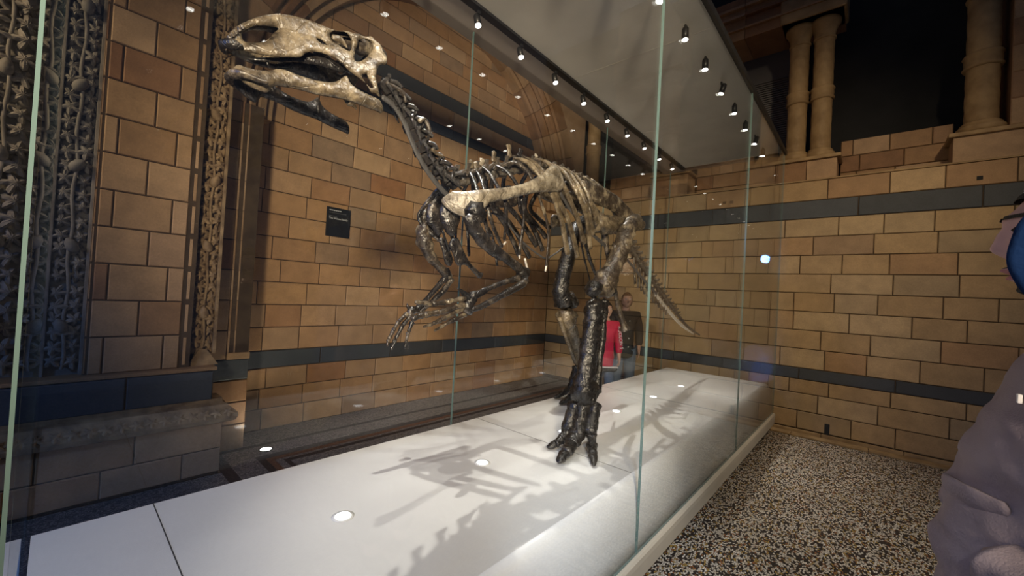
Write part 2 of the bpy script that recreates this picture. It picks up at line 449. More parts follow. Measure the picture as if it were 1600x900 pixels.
for i in range(len(ZS) - 1):
    if i % 2 == 0: cuts = [.16, .235, .56, .66]
    else: cuts = [.16, .42 + rs.uniform(-.02, .02), .66]
    for a, b in zip(cuts[:-1], cuts[1:]): block(wp, fs_, a, b, ZS[i], ZS[i + 1], .06, M_brown)
    block(wp, ((-4.06, 0, 0), (0, 1, 0), (1, 0, 0)), .66, .725, ZS[i], ZS[i + 1], .06, M_brown, 'edge_stone', .02)
    block(wp, ((-4.06, 0, 0), (0, 1, 0), (1, 0, 0)), .135, .16, ZS[i], ZS[i + 1], .06, M_brown, 'edge_stone')
    block(wp, ((-4.12, 0, 0), (0, 1, 0), (1, 0, 0)), -.145, -.05, ZS[i], ZS[i + 1], .04, M_carved_dimlit, 'edge_stone', .01)
box('pier_core', -4.9, -4.2, -1.6, .14, .84, 4.6, M_mortar, wp)
box('base_slab', -4.9, -3.97, -1.6, .90, .845, .872, M_brown, wp, .006)


# carved vine leaf: five lobes, domed, with a raised midrib
def leaf_mesh(name, s):
    pts = []
    for k in range(20):
        a = 2 * PI * k / 20
        r = s * (.76 + .28 * math.cos(5 * (a - PI / 2))) * (1.0 if k % 2 == 0 else .93)
        pts.append((r * math.cos(a), r * math.sin(a)))
    vs = [(.32 * s, 0, 0)] + [(.20 * s - .1 * s * ((p[0] ** 2 + p[1] ** 2) / s ** 2) + .10 * s * (i % 2), p[0] * .55, p[1] * .55) for i, p in enumerate(pts)] + [(-.12 * s, p[0], p[1]) for p in pts]
    fs = [(0, 1 + i, 1 + (i + 1) % 20) for i in range(20)] + [(1 + i, 21 + i, 21 + (i + 1) % 20, 1 + (i + 1) % 20) for i in range(20)]
    return mesh(name, vs, fs)


def carved(name, x, y0, y1, z0, z1, size, mat, label, seed, cap=None):
    rd = random.Random(seed)
    root = empty(name, (x, (y0 + y1) / 2, z0)); struct(root, label, 'carving')
    wdt = y1 - y0
    box('backing', -.5, -.035, -wdt / 2, wdt / 2, 0, z1 - z0, mat, root)
    for s in (-1, 1): box('fillet', -.05, .005, s * wdt / 2 - .012, s * wdt / 2 + .012, 0, z1 - z0, mat, root, .004)
    vs = []
    H = z1 - z0; k = 0
    stem = []
    for j in range(int(H / .09)):
        stem.append((.006 + .004 * math.sin(j), .008 * math.sin(j * 1.3), j * .09 + .05))
    sv, sf = [], []
    for j, p in enumerate(stem):
        for q in range(6):
            a = q * PI / 3; sv.append((p[0] + .011 * math.cos(a), p[1] + .011 * math.sin(a), p[2]))
    for j in range(len(stem) - 1):
        for q in range(6): sf.append((j * 6 + q, j * 6 + (q + 1) % 6, j * 6 + 6 + (q + 1) % 6, j * 6 + 6 + q))
    link('stem', mesh('stem', sv, sf), mat, root, True)
    lm = leaf_mesh('leaf', size); lm.materials.append(mat)
    z = .10
    while z < H - .05:
        for s in (-1, 1):
            o = bpy.data.objects.new('leaf', lm); COL.objects.link(o); o.parent = root
            o.location = (-.008 + rd.uniform(-.008, .012), s * wdt * .24, z + rd.uniform(-.012, .012))
            o.rotation_euler = (rd.uniform(-.5, .5) - s * .5, rd.uniform(-.3, .3), s * rd.uniform(.05, .45))
            o.scale = (rd.uniform(.8, 1.3), rd.uniform(.85, 1.1), rd.uniform(.85, 1.1))
        z += size * 1.55
    for j in range(int(H / .55)):
        bud = lathe('bud', [(.004, -.05), (.028, -.03), (.036, 0), (.028, .035), (.006, .06)], mat, root, 10, (0, 0, 0))
        bud.location = (.02, rd.uniform(-.015, .015), .34 + j * .55)
        bud.rotation_euler = (rd.uniform(-.7, .7), .3, 0)
    return root


lmc = leaf_mesh('leaf', .05); lmc.materials.append(M_carved)
for k in range(26):
    o = bpy.data.objects.new('leaf', lmc); COL.objects.link(o); o.parent = ca
    o.location = (.040, -.98 + k * .078, .090); o.rotation_euler = (R(90) * (k % 2) + .3, R(-38), 0); o.scale = (.6, .9, .9)

carved('trim_3', -4.14, .735, .905, .96, 4.5, .060, M_carved, 'narrow carved vine leaf strip between pier and pilaster', 1)
for z in (.872, ):
    vs = [(-4.45, .72, z), (-4.09, .72, z), (-4.09, .93, z), (-4.45, .93, z), (-4.2, .79, .99), (-4.12, .80, 1.0), (-4.12, .85, 1.0), (-4.2, .86, .99)]
    o = link('strip_foot', mesh('strip_foot', vs, boxv(0, 1, 0, 1, 0, 1)[1]), M_carved, bpy.data.objects['trim_3']); o.matrix_parent_inverse = Matrix.Translation(bpy.data.objects['trim_3'].location).inverted()
carved('trim_4', -4.10, -.05, .135, .87, 4.5, .062, M_carved_dimlit, 'dark carved vine leaf strip beside the large pier', 2)
carved('trim_5', -4.16, -.40, -.15, .87, 4.5, .075, M_carved_dimlit, 'leftmost carved vine leaf strip in the shadow', 4)

# upper arcade above the banded wall
for (x0, x1) in ((-4.9, -4.45), (-3.88, -2.9), (-2.25, -1.02), (-.36, .70), (1.9, 4.2)):
    wu = box('wall_sill', x0, x1, 7.112, 7.4, 3.3, 3.96, M_mortar)
    struct(wu, 'low dark stone sill wall in the upper arcade, at x %.1f' % x0, 'wall')
    courses(wu, ((0, 7.10, 0), (1, 0, 0), (0, -1, 0)), x0, x1, [3.31, 3.53, 3.75, 3.97], lambda i: M_brown, .3, .5, rnd=rs)
names = iter(['far left', 'second', 'third', 'fourth', 'right'])
for o in [o for o in COL.objects if o.name.startswith('wall_sill')]: o['label'] = 'low dark stone sill wall in the %s bay of the upper arcade' % next(names)
wv = box('wall_upper', -5.2, 4.4, 7.75, 7.9, 3.2, 7.5, M_void); struct(wv, 'unlit recess behind the upper arcade columns, painted near black', 'wall')  # panel carries the darkness of the deep arcade in its colour
gp = box('wall_grey_panel', -2.25, -1.0, 7.60, 7.66, 3.97, 6.4, M_greypanel); struct(gp, 'grey louvred panel behind the paired columns', 'panel')
for k in range(38): box('louvre', -2.24, -1.01, 7.575, 7.60, 3.99 + k * .036, 4.008 + k * .036, M_greypanel, gp)


def column(x, y, z0, z1, r, label, ann=.42):
    root = empty('stone_column', (x, y, z0)); tag(root, label, 'column', 'upper arcade columns')
    h = z1 - z0
    lathe('base', [(r * 1.45, 0), (r * 1.45, .03), (r * 1.5, .05), (r * 1.45, .075), (r * 1.2, .09), (r * 1.28, .11), (r * 1.08, .135), (r, .14)], M_column, root)
    # shaft with a shallow twisted ornament
    vs, fs = [], []; seg, rows = 32, 40
    for j in range(rows + 1):
        t = j / rows
        for i in range(seg):
            a = 2 * PI * i / seg; rr_ = r * (1 + .022 * math.cos(8 * (a + t * 5)))
            vs.append((rr_ * math.cos(a), rr_ * math.sin(a), .13 + (h - .38) * t))
    for j in range(rows):
        for i in range(seg): fs.append((j * seg + i, j * seg + (i + 1) % seg, (j + 1) * seg + (i + 1) % seg, (j + 1) * seg + i))
    link('shaft', mesh('shaft', vs, fs), M_column, root, True)
    za = h * ann
    lathe('annulet', [(r * .9, za - .09), (r * 1.16, za - .085), (r * 1.24, za - .065), (r * 1.12, za - .045), (r * 1.15, za), (r * 1.12, za + .045), (r * 1.24, za + .065), (r * 1.16, za + .085), (r * .9, za + .09)], M_column, root)
    lathe('capital', [(r * .95, h - .27), (r * 1.12, h - .26), (r * 1.15, h - .24), (r * 1.02, h - .22), (r * 1.1, h - .15), (r * 1.4, h - .07), (r * 1.55, h - .05), (r * 1.55, h)], M_column, root)
    return root


def pedestal(x0, x1, y0, y1, z0, z1, label):
    root = empty('column_pedestal', ((x0 + x1) / 2, y1, z0)); tag(root, label, 'pedestal', 'upper arcade pedestals')
    hx = (x1 - x0) / 2
    n = 2; wd = 2 * hx / n
    for k in range(n): box('block', -hx + k * wd + .003, -hx + (k + 1) * wd - .003, y0 - y1, 0, .02, z1 - z0 - .05, M_brown, root, .006)
    box('cap_stone', -hx - .04, hx + .04, y0 - y1 - .04, 0, z1 - z0 - .05, z1 - z0, M_column, root, .015)
    return root


pedestal(-1.03, -.37, 6.72, 7.09, 3.33, 3.70, 'stone pedestal under the paired columns')
pedestal(-2.87, -2.27, 6.72, 7.09, 3.33, 3.78, 'stone pedestal just beyond the far end of the canopy')
pedestal(-4.42, -3.9, 6.72, 7.09, 3.33, 3.75, 'stone pedestal under the column above the dinosaur hips')
pedestal(.66, 1.9, 6.72, 7.09, 3.33, 3.72, 'wide stone pedestal under the rightmost column')
column(-.855, 6.9, 3.70, 5.62, .115, 'left one of the paired twisted stone columns', .47)
column(-.575, 6.9, 3.70, 5.62, .115, 'right one of the paired twisted stone columns', .47)
column(.89, 6.9, 3.72, 5.55, .135, 'stone column at upper right edge of the picture', .46)
column(-4.17, 6.9, 3.75, 5.6, .125, 'stone column rising behind the dinosaur hips', .42)
column(-2.57, 6.9, 3.78, 5.62, .125, 'stone column behind the canopy', .45)
pr_ = box('wall_upper_pier', 1.08, 1.9, 6.75, 7.6, 3.73, 7.0, M_brown); struct(pr_, 'stone pier right of the rightmost column', 'pier')
rp = random.Random(21)
for k in range(11): block(pr_, ((0, 6.745, 0), (1, 0, 0), (0, -1, 0)), 1.08, 1.9, 3.73 + k * .29, 4.02 + k * .29, .03, M_brown)
en = empty('trim_6', (0, 6.8, 5.62)); struct(en, 'stepped stone lintel over the upper arcade columns', 'lintel')
for (z0, z1, yf) in ((0, .14, -.16), (.14, .17, -.20), (.17, .34, -.12), (.34, .38, -.19), (.38, .46, -.16), (.46, .50, -.22), (.5, .62, -.2)):
    for k in range(4):
        box('lintel_stone', -5.0 + k * 1.16 + .003, -5.0 + (k + 1) * 1.16 - .003, yf, .5, z0, z1, M_brown, en, .004)
# pendant impost above the paired columns and beyond
box('impost', -1.07, -.33, -.18, .3, 0, .62, M_column, en, .02)
box('impost', .66, 1.9, -.18, .3, -.07, .62, M_column, en, .02)

# floor
fl = box('floor', -5.2, 6, -6, 6.6, -.1, 0, M_mosaic); struct(fl, 'speckled black white and ochre mosaic floor', 'floor')
bd = empty('trim_7', (-4.2, 1.3, 0)); struct(bd, 'grey mosaic floor border with dark and red lines behind the case', 'floor border')
bd.matrix_world = Matrix.Identity(4)
for (x0, x1, m, y0) in ((-4.82, -4.40, M_mos_grey, 1.0), (-4.40, -4.34, M_mos_dark, 1.0), (-4.34, -4.09, M_mos_grey, 1.0), (-4.09, -4.0, M_mos_dark, 1.25), (-4.0, -3.93, M_mos_red, 1.31), (-3.93, -3.89, M_mos_grey, 1.36), (-3.89, -3.83, M_mos_dark, 1.42), (-3.83, -2.2, M_mos_grey, 1.46)):
    box('border_strip', x0, x1, y0, 6.5, 0, .0025, m, bd)
for (y0, y1, m, x0) in ((.965, 1.05, M_mos_dark, -4.34), (1.05, 1.25, M_mos_grey, -4.09), (1.25, 1.31, M_mos_dark, -4.0), (1.31, 1.36, M_mos_red, -3.93), (1.36, 1.42, M_mos_grey, -3.89), (1.42, 1.46, M_mos_dark, -3.83)):
    box('border_strip', x0, -2.2, y0, y1, 0, .0025, m, bd)
box('border_strip', -3.93, -2.2, -1.6, .965, 0, .0025, M_mos_grey, bd)
fu = empty('floor_uplight', (-4.22, 1.38, .003)); tag(fu, 'round recessed floor light glowing beside the pilaster foot', 'floor light')
lathe('rim', [(.062, 0), (.062, .006), (.048, .006), (.048, .002)], M_steel, fu); lathe('lens', [(.046, 0), (.046, .004)], M_lamp, fu)
spot('floor_uplight_beam', (-4.22, 1.38, .02), (-4.5, 1.3, 2), 14, (1, .85, .62), 110, .8, .03)

# ------------------------------------------------------------------ display case
case = empty('display_case', (-1.63, 3.1, 0)); tag(case, 'long white plinth under a tall glass case with lit grey canopy', 'display case')
case.matrix_world = Matrix.Identity(4)
ZT = .618; Y0, Y1 = -.02, 6.2
XB, XF = -2.27, -.985
# plinth: flat top, bull-nosed front that rolls over to the glass line
prof = [(XB, .10), (XB, ZT - .006), (XB + .006, ZT)]
prof += [(XF, ZT)]
for k in range(1, 11):
    a = PI / 2 * k / 10; prof.append((XF + .092 * math.sin(a), ZT - .26 + .26 * math.cos(a)))
prof += [(-.893, .255)]
vs = [(x, y, z) for y in (Y0, Y1) for (x, z) in prof]; n = len(prof)
fs = [(j, (j + 1) % n, n + (j + 1) % n, n + j) for j in range(n)] + [tuple(range(n)), tuple(range(n, 2 * n))]
po = link('plinth', mesh('plinth', vs, fs), M_white, case)
for p in po.data.polygons:
    if abs(p.normal.y) < .5 and p.normal.x > .02: p.use_smooth = True
sk = [(-.90, .255), (-.866, .253), (-.858, .24), (-.858, .21), (-.868, .115), (-.88, .10), (-2.2, .10), (-2.2, .25)]
vs = [(x, y, z) for y in (Y0, Y1 + .02) for (x, z) in sk]; n = len(sk)
fs = [(j, (j + 1) % n, n + (j + 1) % n, n + j) for j in range(n)] + [tuple(range(n)), tuple(range(n, 2 * n))]
M_skirt = noisy('plinth_skirt', (.58, .53, .44), (.64, .58, .48), 3, .45, .02)
link('skirt', mesh('skirt', vs, fs), M_skirt, case)
box('recessed_base', -2.15, -1.02, .1, 6.1, 0, .10, M_black, case)
for ys in (.317, 2.225, 4.13): box('seam', XB, XF, ys - .002, ys + .002, ZT, ZT + .0006, M_seam, case)
# uplights set in the plinth top
for k in range(6):
    y = .85 + .825 * k
    u = lathe('uplight', [(.032, 0), (.032, .003), (.002, .003)], M_up, case, 20); u.location = (-1.64, y, ZT)
    g = lathe('uplight_rim', [(.046, 0), (.046, .0015), (.033, .0015)], M_white, u, 24)


def pane(x0, x1, y0, y1, z0, z1):
    v, f = boxv(x0, x1, y0, y1, z0, z1); me = mesh('glass_pane', v, f)
    me.materials.append(M_glass); me.materials.append(M_glass_edge)
    big = max(p.area for p in me.polygons)
    for p in me.polygons: p.material_index = 0 if p.area > big * .9 else 1
    return link('glass_pane', me, None, case)


G = .0035
ZC = 3.63
for (a, b) in ((-.03, 2.11), (2.11, 4.26), (4.26, 6.22)):
    pane(-.892, -.88, a + G, b - G, .256, ZC)
for (a, b) in ((-.03, 2.05), (2.05, 4.2), (4.2, 6.22)):
    pane(-2.372, -2.36, a + G, b - G, .30, ZC)
pane(-2.356, -.896, 6.21, 6.222, .30, ZC)
pane(-2.356, -.896, -.036, -.031, .30, ZC)
# canopy
box('canopy_panel', -2.17, -.90, -.05, 6.16, ZC, ZC + .02, M_canopy, case)
box('canopy_top', -2.46, -.90, -.08, 6.27, ZC + .05, ZC + .11, M_black, case)
box('canopy_rail', -2.47, -2.19, -.07, 6.27, ZC - .008, ZC + .05, M_rail, case, .004)
box('canopy_rail', -.90, -.868, -.07, 6.27, ZC - .004, ZC + .05, M_black, case, .002)
box('canopy_rail', -2.19, -.93, 6.16, 6.27, ZC - .006, ZC + .05, M_rail, case, .004)
box('lighting_track', -2.175, -2.115, -.05, 6.13, ZC - .022, ZC + .03, M_black, case)
box('lighting_track', -2.165, -.935, 6.125, 6.15, ZC - .022, ZC + .03, M_black, case)
for ys in (1.55, 3.08, 4.6): box('canopy_seam', -2.165, -.935, ys - .003, ys + .003, ZC - .001, ZC, M_steel_pale, case)

SPW = 29.0
XS = -1.68
bm_l = lathe('tmp', [(.024, 0), (.024, .078), (.018, .088), (.006, .092)], M_black, None, 16)
m_body = bm_l.data; bpy.data.objects.remove(bm_l)
t_ = lathe('tmp', [(.021, -.004), (.021, .004)], M_lamp, None, 16); m_lens = t_.data; bpy.data.objects.remove(t_)
t_ = box('tmp', -.007, .007, -.012, .012, .08, .105, M_black); m_br = t_.data; bpy.data.objects.remove(t_)
ORD = ['nearest', 'second', 'third', 'fourth', 'fifth', 'sixth', 'seventh', 'eighth', 'ninth', 'tenth', 'eleventh', 'twelfth']
for row, (x, side) in enumerate(((-2.145, 'left'), (-1.05, 'right'))):
    for k in range(12):
        y = .47 + .475 * k if row == 0 else .53 + .475 * k
        o = empty('spotlight', (x, y, 3.50))
        tag(o, 'black canopy spotlight in the %s row, %s counting from the far end' % (side, ORD[11 - k].replace('nearest', 'first')), 'spotlight', 'canopy spotlights')
        strong = (k % 3 == 2) if row == 0 else (k % 3 == 1)
        if row == 0: tgt = Vector((XS + .36, y - .05, .62))
        else: tgt = Vector((XS - .05, y - .30, .9)) if strong else Vector((-1.0, y - .1, .62))
        d = (tgt - Vector((x, y, 3.5))).normalized(); q = (-d).to_track_quat('Z', 'Y')
        o.rotation_euler = q.to_euler()
        for nm, me in (('body', m_body), ('lens', m_lens)):
            c = bpy.data.objects.new(nm, me); COL.objects.link(c); c.parent = o
        c = bpy.data.objects.new('bracket', m_br); COL.objects.link(c); c.parent = o; c.rotation_euler = q.inverted().to_euler(); c.location = (0, 0, 0.0)
        l = spot('spotlight_beam', Vector((x, y, 3.5)) + d * .012, tgt, SPW * ((4.6 if row == 0 else (2.2 if k == 1 else 1.7)) if strong else (.05 if row == 0 else .15)), (1.0, .94, .84), (62 if k == 1 else 46) if strong else (48 if row == 0 else 30), .8, .010)

# donor sign on the alcove wall
sg = empty('wall_sign', (XL + .012, 2.2, 2.17)); tag(sg, 'small black donor sign with white lettering on the alcove wall', 'sign')
box('plate', 0, .012, -.145, .145, 0, .345, M_sign, sg, .002)


def text(name, s, size, loc, rot, mat, parent, ext=.0008, align='LEFT'):
    cu = bpy.data.curves.new(name, 'FONT'); cu.body = s; cu.size = size; cu.extrude = ext; cu.align_x = align
    t = bpy.data.objects.new(name, cu); COL.objects.link(t)
    dg = bpy.context.evaluated_depsgraph_get(); me = bpy.data.meshes.new_from_object(t.evaluated_get(dg))
    bpy.data.objects.remove(t)
    o = link(name, me, mat, parent); me.materials.clear(); me.materials.append(mat)
    o.location = loc; o.rotation_euler = rot
    return o


text('lettering', 'The Wilson Family', .030, (.0135, -.118, .205), (PI / 2, 0, PI / 2), M_signtext, sg)
for (y0, y1, z, h, m) in ((-.115, .03, .305, .010, M_signtext), (-.115, .09, .279, .004, M_signgrey), (-.118, -.02, .238, .005, M_signgrey)):
    y = y0; rk = random.Random(int(z * 1000))
    bx = []
    while y < y1:
        wd = rk.uniform(.010, .03); bx.append((.012, .0132, y, min(y + wd, y1), z, z + h)); y += wd + .006
    multi_box('small_print', bx, m, sg)

# ------------------------------------------------------------------ dinosaur skeleton
dino = empty('dinosaur_skeleton', (-1.7, 2.5, ZT)); dino.matrix_world = Matrix.Identity(4)
tag(dino, 'mounted dinosaur skeleton of dark glossy bones standing on the white plinth', 'skeleton')


def cr(pts, n):
    """Catmull-Rom through a list of tuples, n samples per span"""
    P = [list(p) for p in pts]; P = [P[0]] + P + [P[-1]]; out = []
    for i in range(1, len(P) - 2):
        for k in range(n):
            t = k / n; a, b, c, d = P[i - 1], P[i], P[i + 1], P[i + 2]
            out.append([.5 * (2 * b[j] + (c[j] - a[j]) * t + (2 * a[j] - 5 * b[j] + 4 * c[j] - d[j]) * t * t + (3 * b[j] - a[j] - 3 * c[j] + d[j]) * t ** 3) for j in range(len(b))])
    out.append(P[-2]); return out


def tube(name, pts, radii, mat, parent, n=5, seg=12, flat=1.0, flatdir=None, jit=.16, smooth=True):
    """bone swept along a spline, tapering, slightly knobbly; flat squeezes it along flatdir"""
    S = cr([(*p, r) for p, r in zip(pts, radii)], n)
    C_ = [Vector(s[:3]) for s in S]; Rr = [max(s[3], .0008) for s in S]
    vs, fs = [], []; nrm = None
    fd = Vector(flatdir).normalized() if flatdir else None
    ns = random.random() * 50
    for i, c in enumerate(C_):
        t = (C_[min(i + 1, len(C_) - 1)] - C_[max(i - 1, 0)]).normalized()
        ref = fd if fd else (nrm if nrm else (Vector((1, 0, 0)) if abs(t.x) < .8 else Vector((0, 0, 1))))
        n1 = (ref - t * ref.dot(t)).normalized(); nrm = n1; n2 = t.cross(n1)
        for k in range(seg):
            a = 2 * PI * k / seg; d = n1 * math.cos(a) * flat + n2 * math.sin(a)
            q = c + d * Rr[i]
            j = 1 + jit * noise.noise(q * 26 + Vector((ns, 0, 0))) * 2
            vs.append(c + d * Rr[i] * j)
    m_ = len(C_)
    for i in range(m_ - 1):
        for k in range(seg): fs.append((i * seg + k, i * seg + (k + 1) % seg, (i + 1) * seg + (k + 1) % seg, (i + 1) * seg + k))
    t0 = (C_[0] - C_[1]).normalized(); t1 = (C_[-1] - C_[-2]).normalized()
    vs += [C_[0] + t0 * Rr[0] * .55, C_[-1] + t1 * Rr[-1] * .55]; a, b = len(vs) - 2, len(vs) - 1
    for k in range(seg):
        fs.append((a, (k + 1) % seg, k)); fs.append((b, (m_ - 1) * seg + k, (m_ - 1) * seg + (k + 1) % seg))
    return link(name, mesh(name, vs, fs), mat, parent, smooth)


def px(pts, x):
    """picture points on upright planes across the plinth -> metres; x one value or one per point"""
    xs = x if isinstance(x, (list, tuple)) else [x] * len(pts)
    return [onx(u, v, xx) for (u, v), xx in zip(pts, xs)]


def inside(p, poly):
    c = False; j = len(poly) - 1
    for i in range(len(poly)):
        a, b = poly[i], poly[j]
        if (a[1] > p[1]) != (b[1] > p[1]) and p[0] < (b[0] - a[0]) * (p[1] - a[1]) / (b[1] - a[1]) + a[0]: c = not c
        j = i
    return c


def dense(poly, step):
    poly = [tuple(q) for q in cr([*poly, poly[0]], 4)[:-1]]
    return poly


def edist(p, loops):
    best = 1e9
    for lp in loops:
        for i in range(len(lp)):
            a = lp[i]; b = lp[(i + 1) % len(lp)]
            dx, dy = b[0] - a[0], b[1] - a[1]; L = dx * dx + dy * dy
            t = 0 if L < 1e-12 else max(0, min(1, ((p[0] - a[0]) * dx + (p[1] - a[1]) * dy) / L))
            d = math.hypot(p[0] - a[0] - t * dx, p[1] - a[1] - t * dy); best = min(best, d)
    return best


def plate(name, outline, holes, xf, mat, parent, thick=.02, step=.014, rim=.014, rough=.002, side=1, shear=None):
    """bone plate: outline and openings in the upright (y,z) plane, surface at xf(y,z), rounded rims, real thickness.
    outline given as list of (y,z)"""
    loops = [dense(outline, step)] + [dense(h, step) for h in holes]
    pts, edges = [], []
    for lp in loops:
        s = len(pts); pts += lp; edges += [(s + i, s + (i + 1) % len(lp)) for i in range(len(lp))]
    ys = [p[0] for p in loops[0]]; zs = [p[1] for p in loops[0]]
    y = min(ys)
    row = 0
    while y < max(ys):
        z = min(zs) + (row % 2) * step / 2
        while z < max(zs):
            p = (y, z)
            if inside(p, loops[0]) and not any(inside(p, h) for h in loops[1:]) and edist(p, loops) > step * .55: pts.append(p)
            z += step
        y += step; row += 1
    r = geometry.delaunay_2d_cdt([Vector(p) for p in pts], edges, [], 0, 1e-6)
    V, F = r[0], r[2]
    F = [f for f in F if (lambda c: inside(c, loops[0]) and not any(inside(c, h) for h in loops[1:]))((sum(V[i][0] for i in f) / 3, sum(V[i][1] for i in f) / 3))]
    nv = len(V); vs = []
    tk = []
    for v in V:
        d = edist(v, loops); k = min(1, d / rim); tk.append(math.sqrt(max(0, 1 - (1 - k) ** 2)))
    for sgn in (1, -1):
        for v, k in zip(V, tk):
            x = xf(v[0], v[1]); q = Vector((x * 9, v[0] * 30, v[1] * 30))
            x += sgn * (thick * .5 * (.25 + .75 * k)) * side + noise.noise(q) * rough * 2
            sy = shear(v[0], v[1]) if shear else (v[0], v[1])
            vs.append((x, sy[0], sy[1]))
    fs = [tuple(f) for f in F] + [tuple(nv + i for i in reversed(f)) for f in F]
    cnt = {}
    for f in F:
        for i in range(3):
            e = (f[i], f[(i + 1) % 3]); k = tuple(sorted(e)); cnt.setdefault(k, []).append(e)
    for k, l in cnt.items():
        if len(l) == 1: a, b = l[0]; fs.append((b, a, nv + a, nv + b))
    return link(name, mesh(name, vs, fs), mat, parent, True)


def yz(pts, x):
    return [(p.y, p.z) for p in px(pts, x)]


XM = -1.70
# ---- skull -------------------------------------------------------
Zm = lambda L: [(320 + a / 4, b / 4) for a, b in L]
SK_X = -1.62
ymin, ymax = onx(352, 68, SK_X).y, onx(606, 90, SK_X).y
SKM = SK_X - .085


def skull_w(y, z):
    s = (y - ymin) / (ymax - ymin)
    w_ = .030 + .050 * min(1, s / .35) + .030 * max(0, min(1, (s - .35) / .3)) - .012 * max(0, (s - .75) / .25)
    zc = 2.37 + .24 * s + .05 * math.sin(PI * min(1, s * 1.3))      # roof line
    t = max(0, min(1, (z - (zc - .16)) / .20))
    return w_ * (1 - .62 * t ** 2.2)



def ysk(pts):
    out = []
    for (u, v) in pts:
        x = SK_X
        for _ in range(4):
            p = onx(u, v, x); x = SKM + skull_w(p.y, p.z) + .008
        out.append((p.y, p.z))
    return out


o_sk = ysk(Zm([(128, 275), (150, 225), (190, 178), (240, 145), (330, 105), (400, 88), (470, 82), (560, 97), (680, 132), (800, 180), (900, 195), (985, 220), (1060, 242), (1115, 290), (1142, 350), (1138, 400), (1108, 398), (1084, 425), (1074, 480), (1086, 545), (1098, 602), (1075, 582), (1046, 572), (1010, 515), (965, 482), (900, 432), (862, 392), (800, 350), (700, 318), (640, 325), (600, 352), (500, 352), (400, 342), (300, 325), (200, 302), (150, 296)]))
h_nar = ysk(Zm([(242, 190), (300, 158), (390, 155), (465, 172), (430, 205), (395, 252), (330, 264), (255, 258), (234, 225)]))
h_orb = ysk(Zm([(788, 200), (830, 184), (890, 202), (922, 250), (922, 300), (900, 314), (830, 270), (795, 240)]))
h_tem = ysk(Zm([(966, 250), (1005, 238), (1050, 262), (1058, 300), (1035, 335), (990, 375), (952, 380), (938, 352), (950, 300)]))
h_ant = ysk(Zm([(702, 230), (738, 246), (772, 279), (738, 270), (712, 252)]))
h_qj = ysk(Zm([(985, 468), (1018, 458), (1030, 485), (1058, 540), (1038, 545), (1004, 508)]))


skull = empty('skull', (SKM, ymin, 2.4)); skull.parent = dino; skull.matrix_world = Matrix.Identity(4)
skull['label'] = 'tan skull with wide nostril opening and eye socket'
for s_, nm in ((1, 'cheek_plate'), (-1, 'cheek_plate')):
    plate(nm, o_sk, [h_nar, h_orb, h_tem, h_ant, h_qj], lambda y, z: SKM + s_ * skull_w(y, z), B_tan, skull, .020, .012, .016, .0022)
# roof bridging the two sides
top = cr(ysk(Zm([(128, 275), (150, 225), (190, 178), (240, 145), (330, 105), (400, 88), (470, 82), (560, 97), (680, 132), (800, 180), (900, 195), (985, 220)])), 4)
vs, fs = [], []
for (y, z) in top:
    w_ = skull_w(y, z) + .004
    for k in range(9):
        a = -1 + k / 4; vs.append((SKM + w_ * a, y, z + .012 * (1 - a * a) - .004))
    for k in range(9):
        a = -1 + k / 4; vs.append((SKM + w_ * a, y + .004, z + .012 * (1 - a * a) - .022))
for j in range(len(top) - 1):
    for k in range(8):
        b = j * 18; c = b + 18
        fs.append((b + k, b + k + 1, c + k + 1, c + k)); fs.append((b + 9 + k, c + 9 + k, c + 10 + k, b + 10 + k))
link('skull_roof', mesh('skull_roof', vs, fs), B_tan, skull, True)
# inner tooth rows (dark bone colour stands for their shade), braincase, beak
for s_ in (1, -1):
    plate('tooth_row', yz(Zm([(300, 318), (420, 322), (520, 330), (640, 318), (760, 330), (850, 385), (880, 430), (868, 452), (760, 405), (640, 372), (560, 362), (420, 350)]), SK_X), [], lambda y, z: SKM + s_ * (skull_w(y, z) - .030), B_dark, skull, .018, .016, .012)
    tube('palate_bar', px(Zm([(620, 330), (800, 400), (930, 450), (1030, 480)]), SKM + s_ * .035), [.010, .014, .012, .008], B_dark, skull)
tube('braincase', px(Zm([(800, 250), (900, 270), (1000, 290), (1080, 330), (1115, 370)]), SKM), [.018, .034, .040, .036, .022], B_mid, skull, seg=14)
bk = ysk(Zm([(235, 296), (175, 278), (138, 262)]))
tube('upper_beak', [(SKM + .034, *bk[0]), (SKM + .030, *bk[1]), (SKM, bk[2][0], bk[2][1]), (SKM - .030, *bk[1]), (SKM - .034, *bk[0])], [.009, .017, .021, .017, .009], B_dark, skull, flat=1.0, flatdir=(0, 0, 1))
for k in range(5):
    q = ysk(Zm([(158 + k * 20, 245 - k * 17)]))[0]; p_ = Vector((SKM + .026, *q)); tube('beak_knob', [p_, p_ + Vector((.004, -.008, .006))], [.009, .004], B_mid, skull, seg=8)
tube('eyelid_bone', px(Zm([(800, 235), (850, 250), (890, 300)]), SKM + .06), [.012, .012, .004], B_tan, skull, flat=.5, flatdir=(1, 0, 0))
# ---- lower jaw ---------------------------------------------------
jaw = empty('lower_jaw'); jaw.parent = dino
o_jn = Zm([(182, 398), (212, 378), (262, 390), (330, 410), (400, 416), (460, 405), (520, 415), (600, 447), (700, 477), (800, 490), (850, 474), (888, 450), (908, 475), (925, 503), (980, 543), (1040, 572), (1100, 602), (1120, 645), (1116, 682), (1085, 670), (1000, 640), (930, 612), (880, 596), (800, 582), (700, 562), (600, 532), (520, 516), (440, 508), (400, 548), (330, 532), (250, 485), (198, 435)])
ja0 = (onx(365, 100, SKM + .02).y, 0); L_ = onx(600, 160, SK_X).y - ja0[0]


def jaw_w(y): return .018 + .078 * max(0, min(1, (y - ja0[0]) / L_ * 1.35)) ** .75


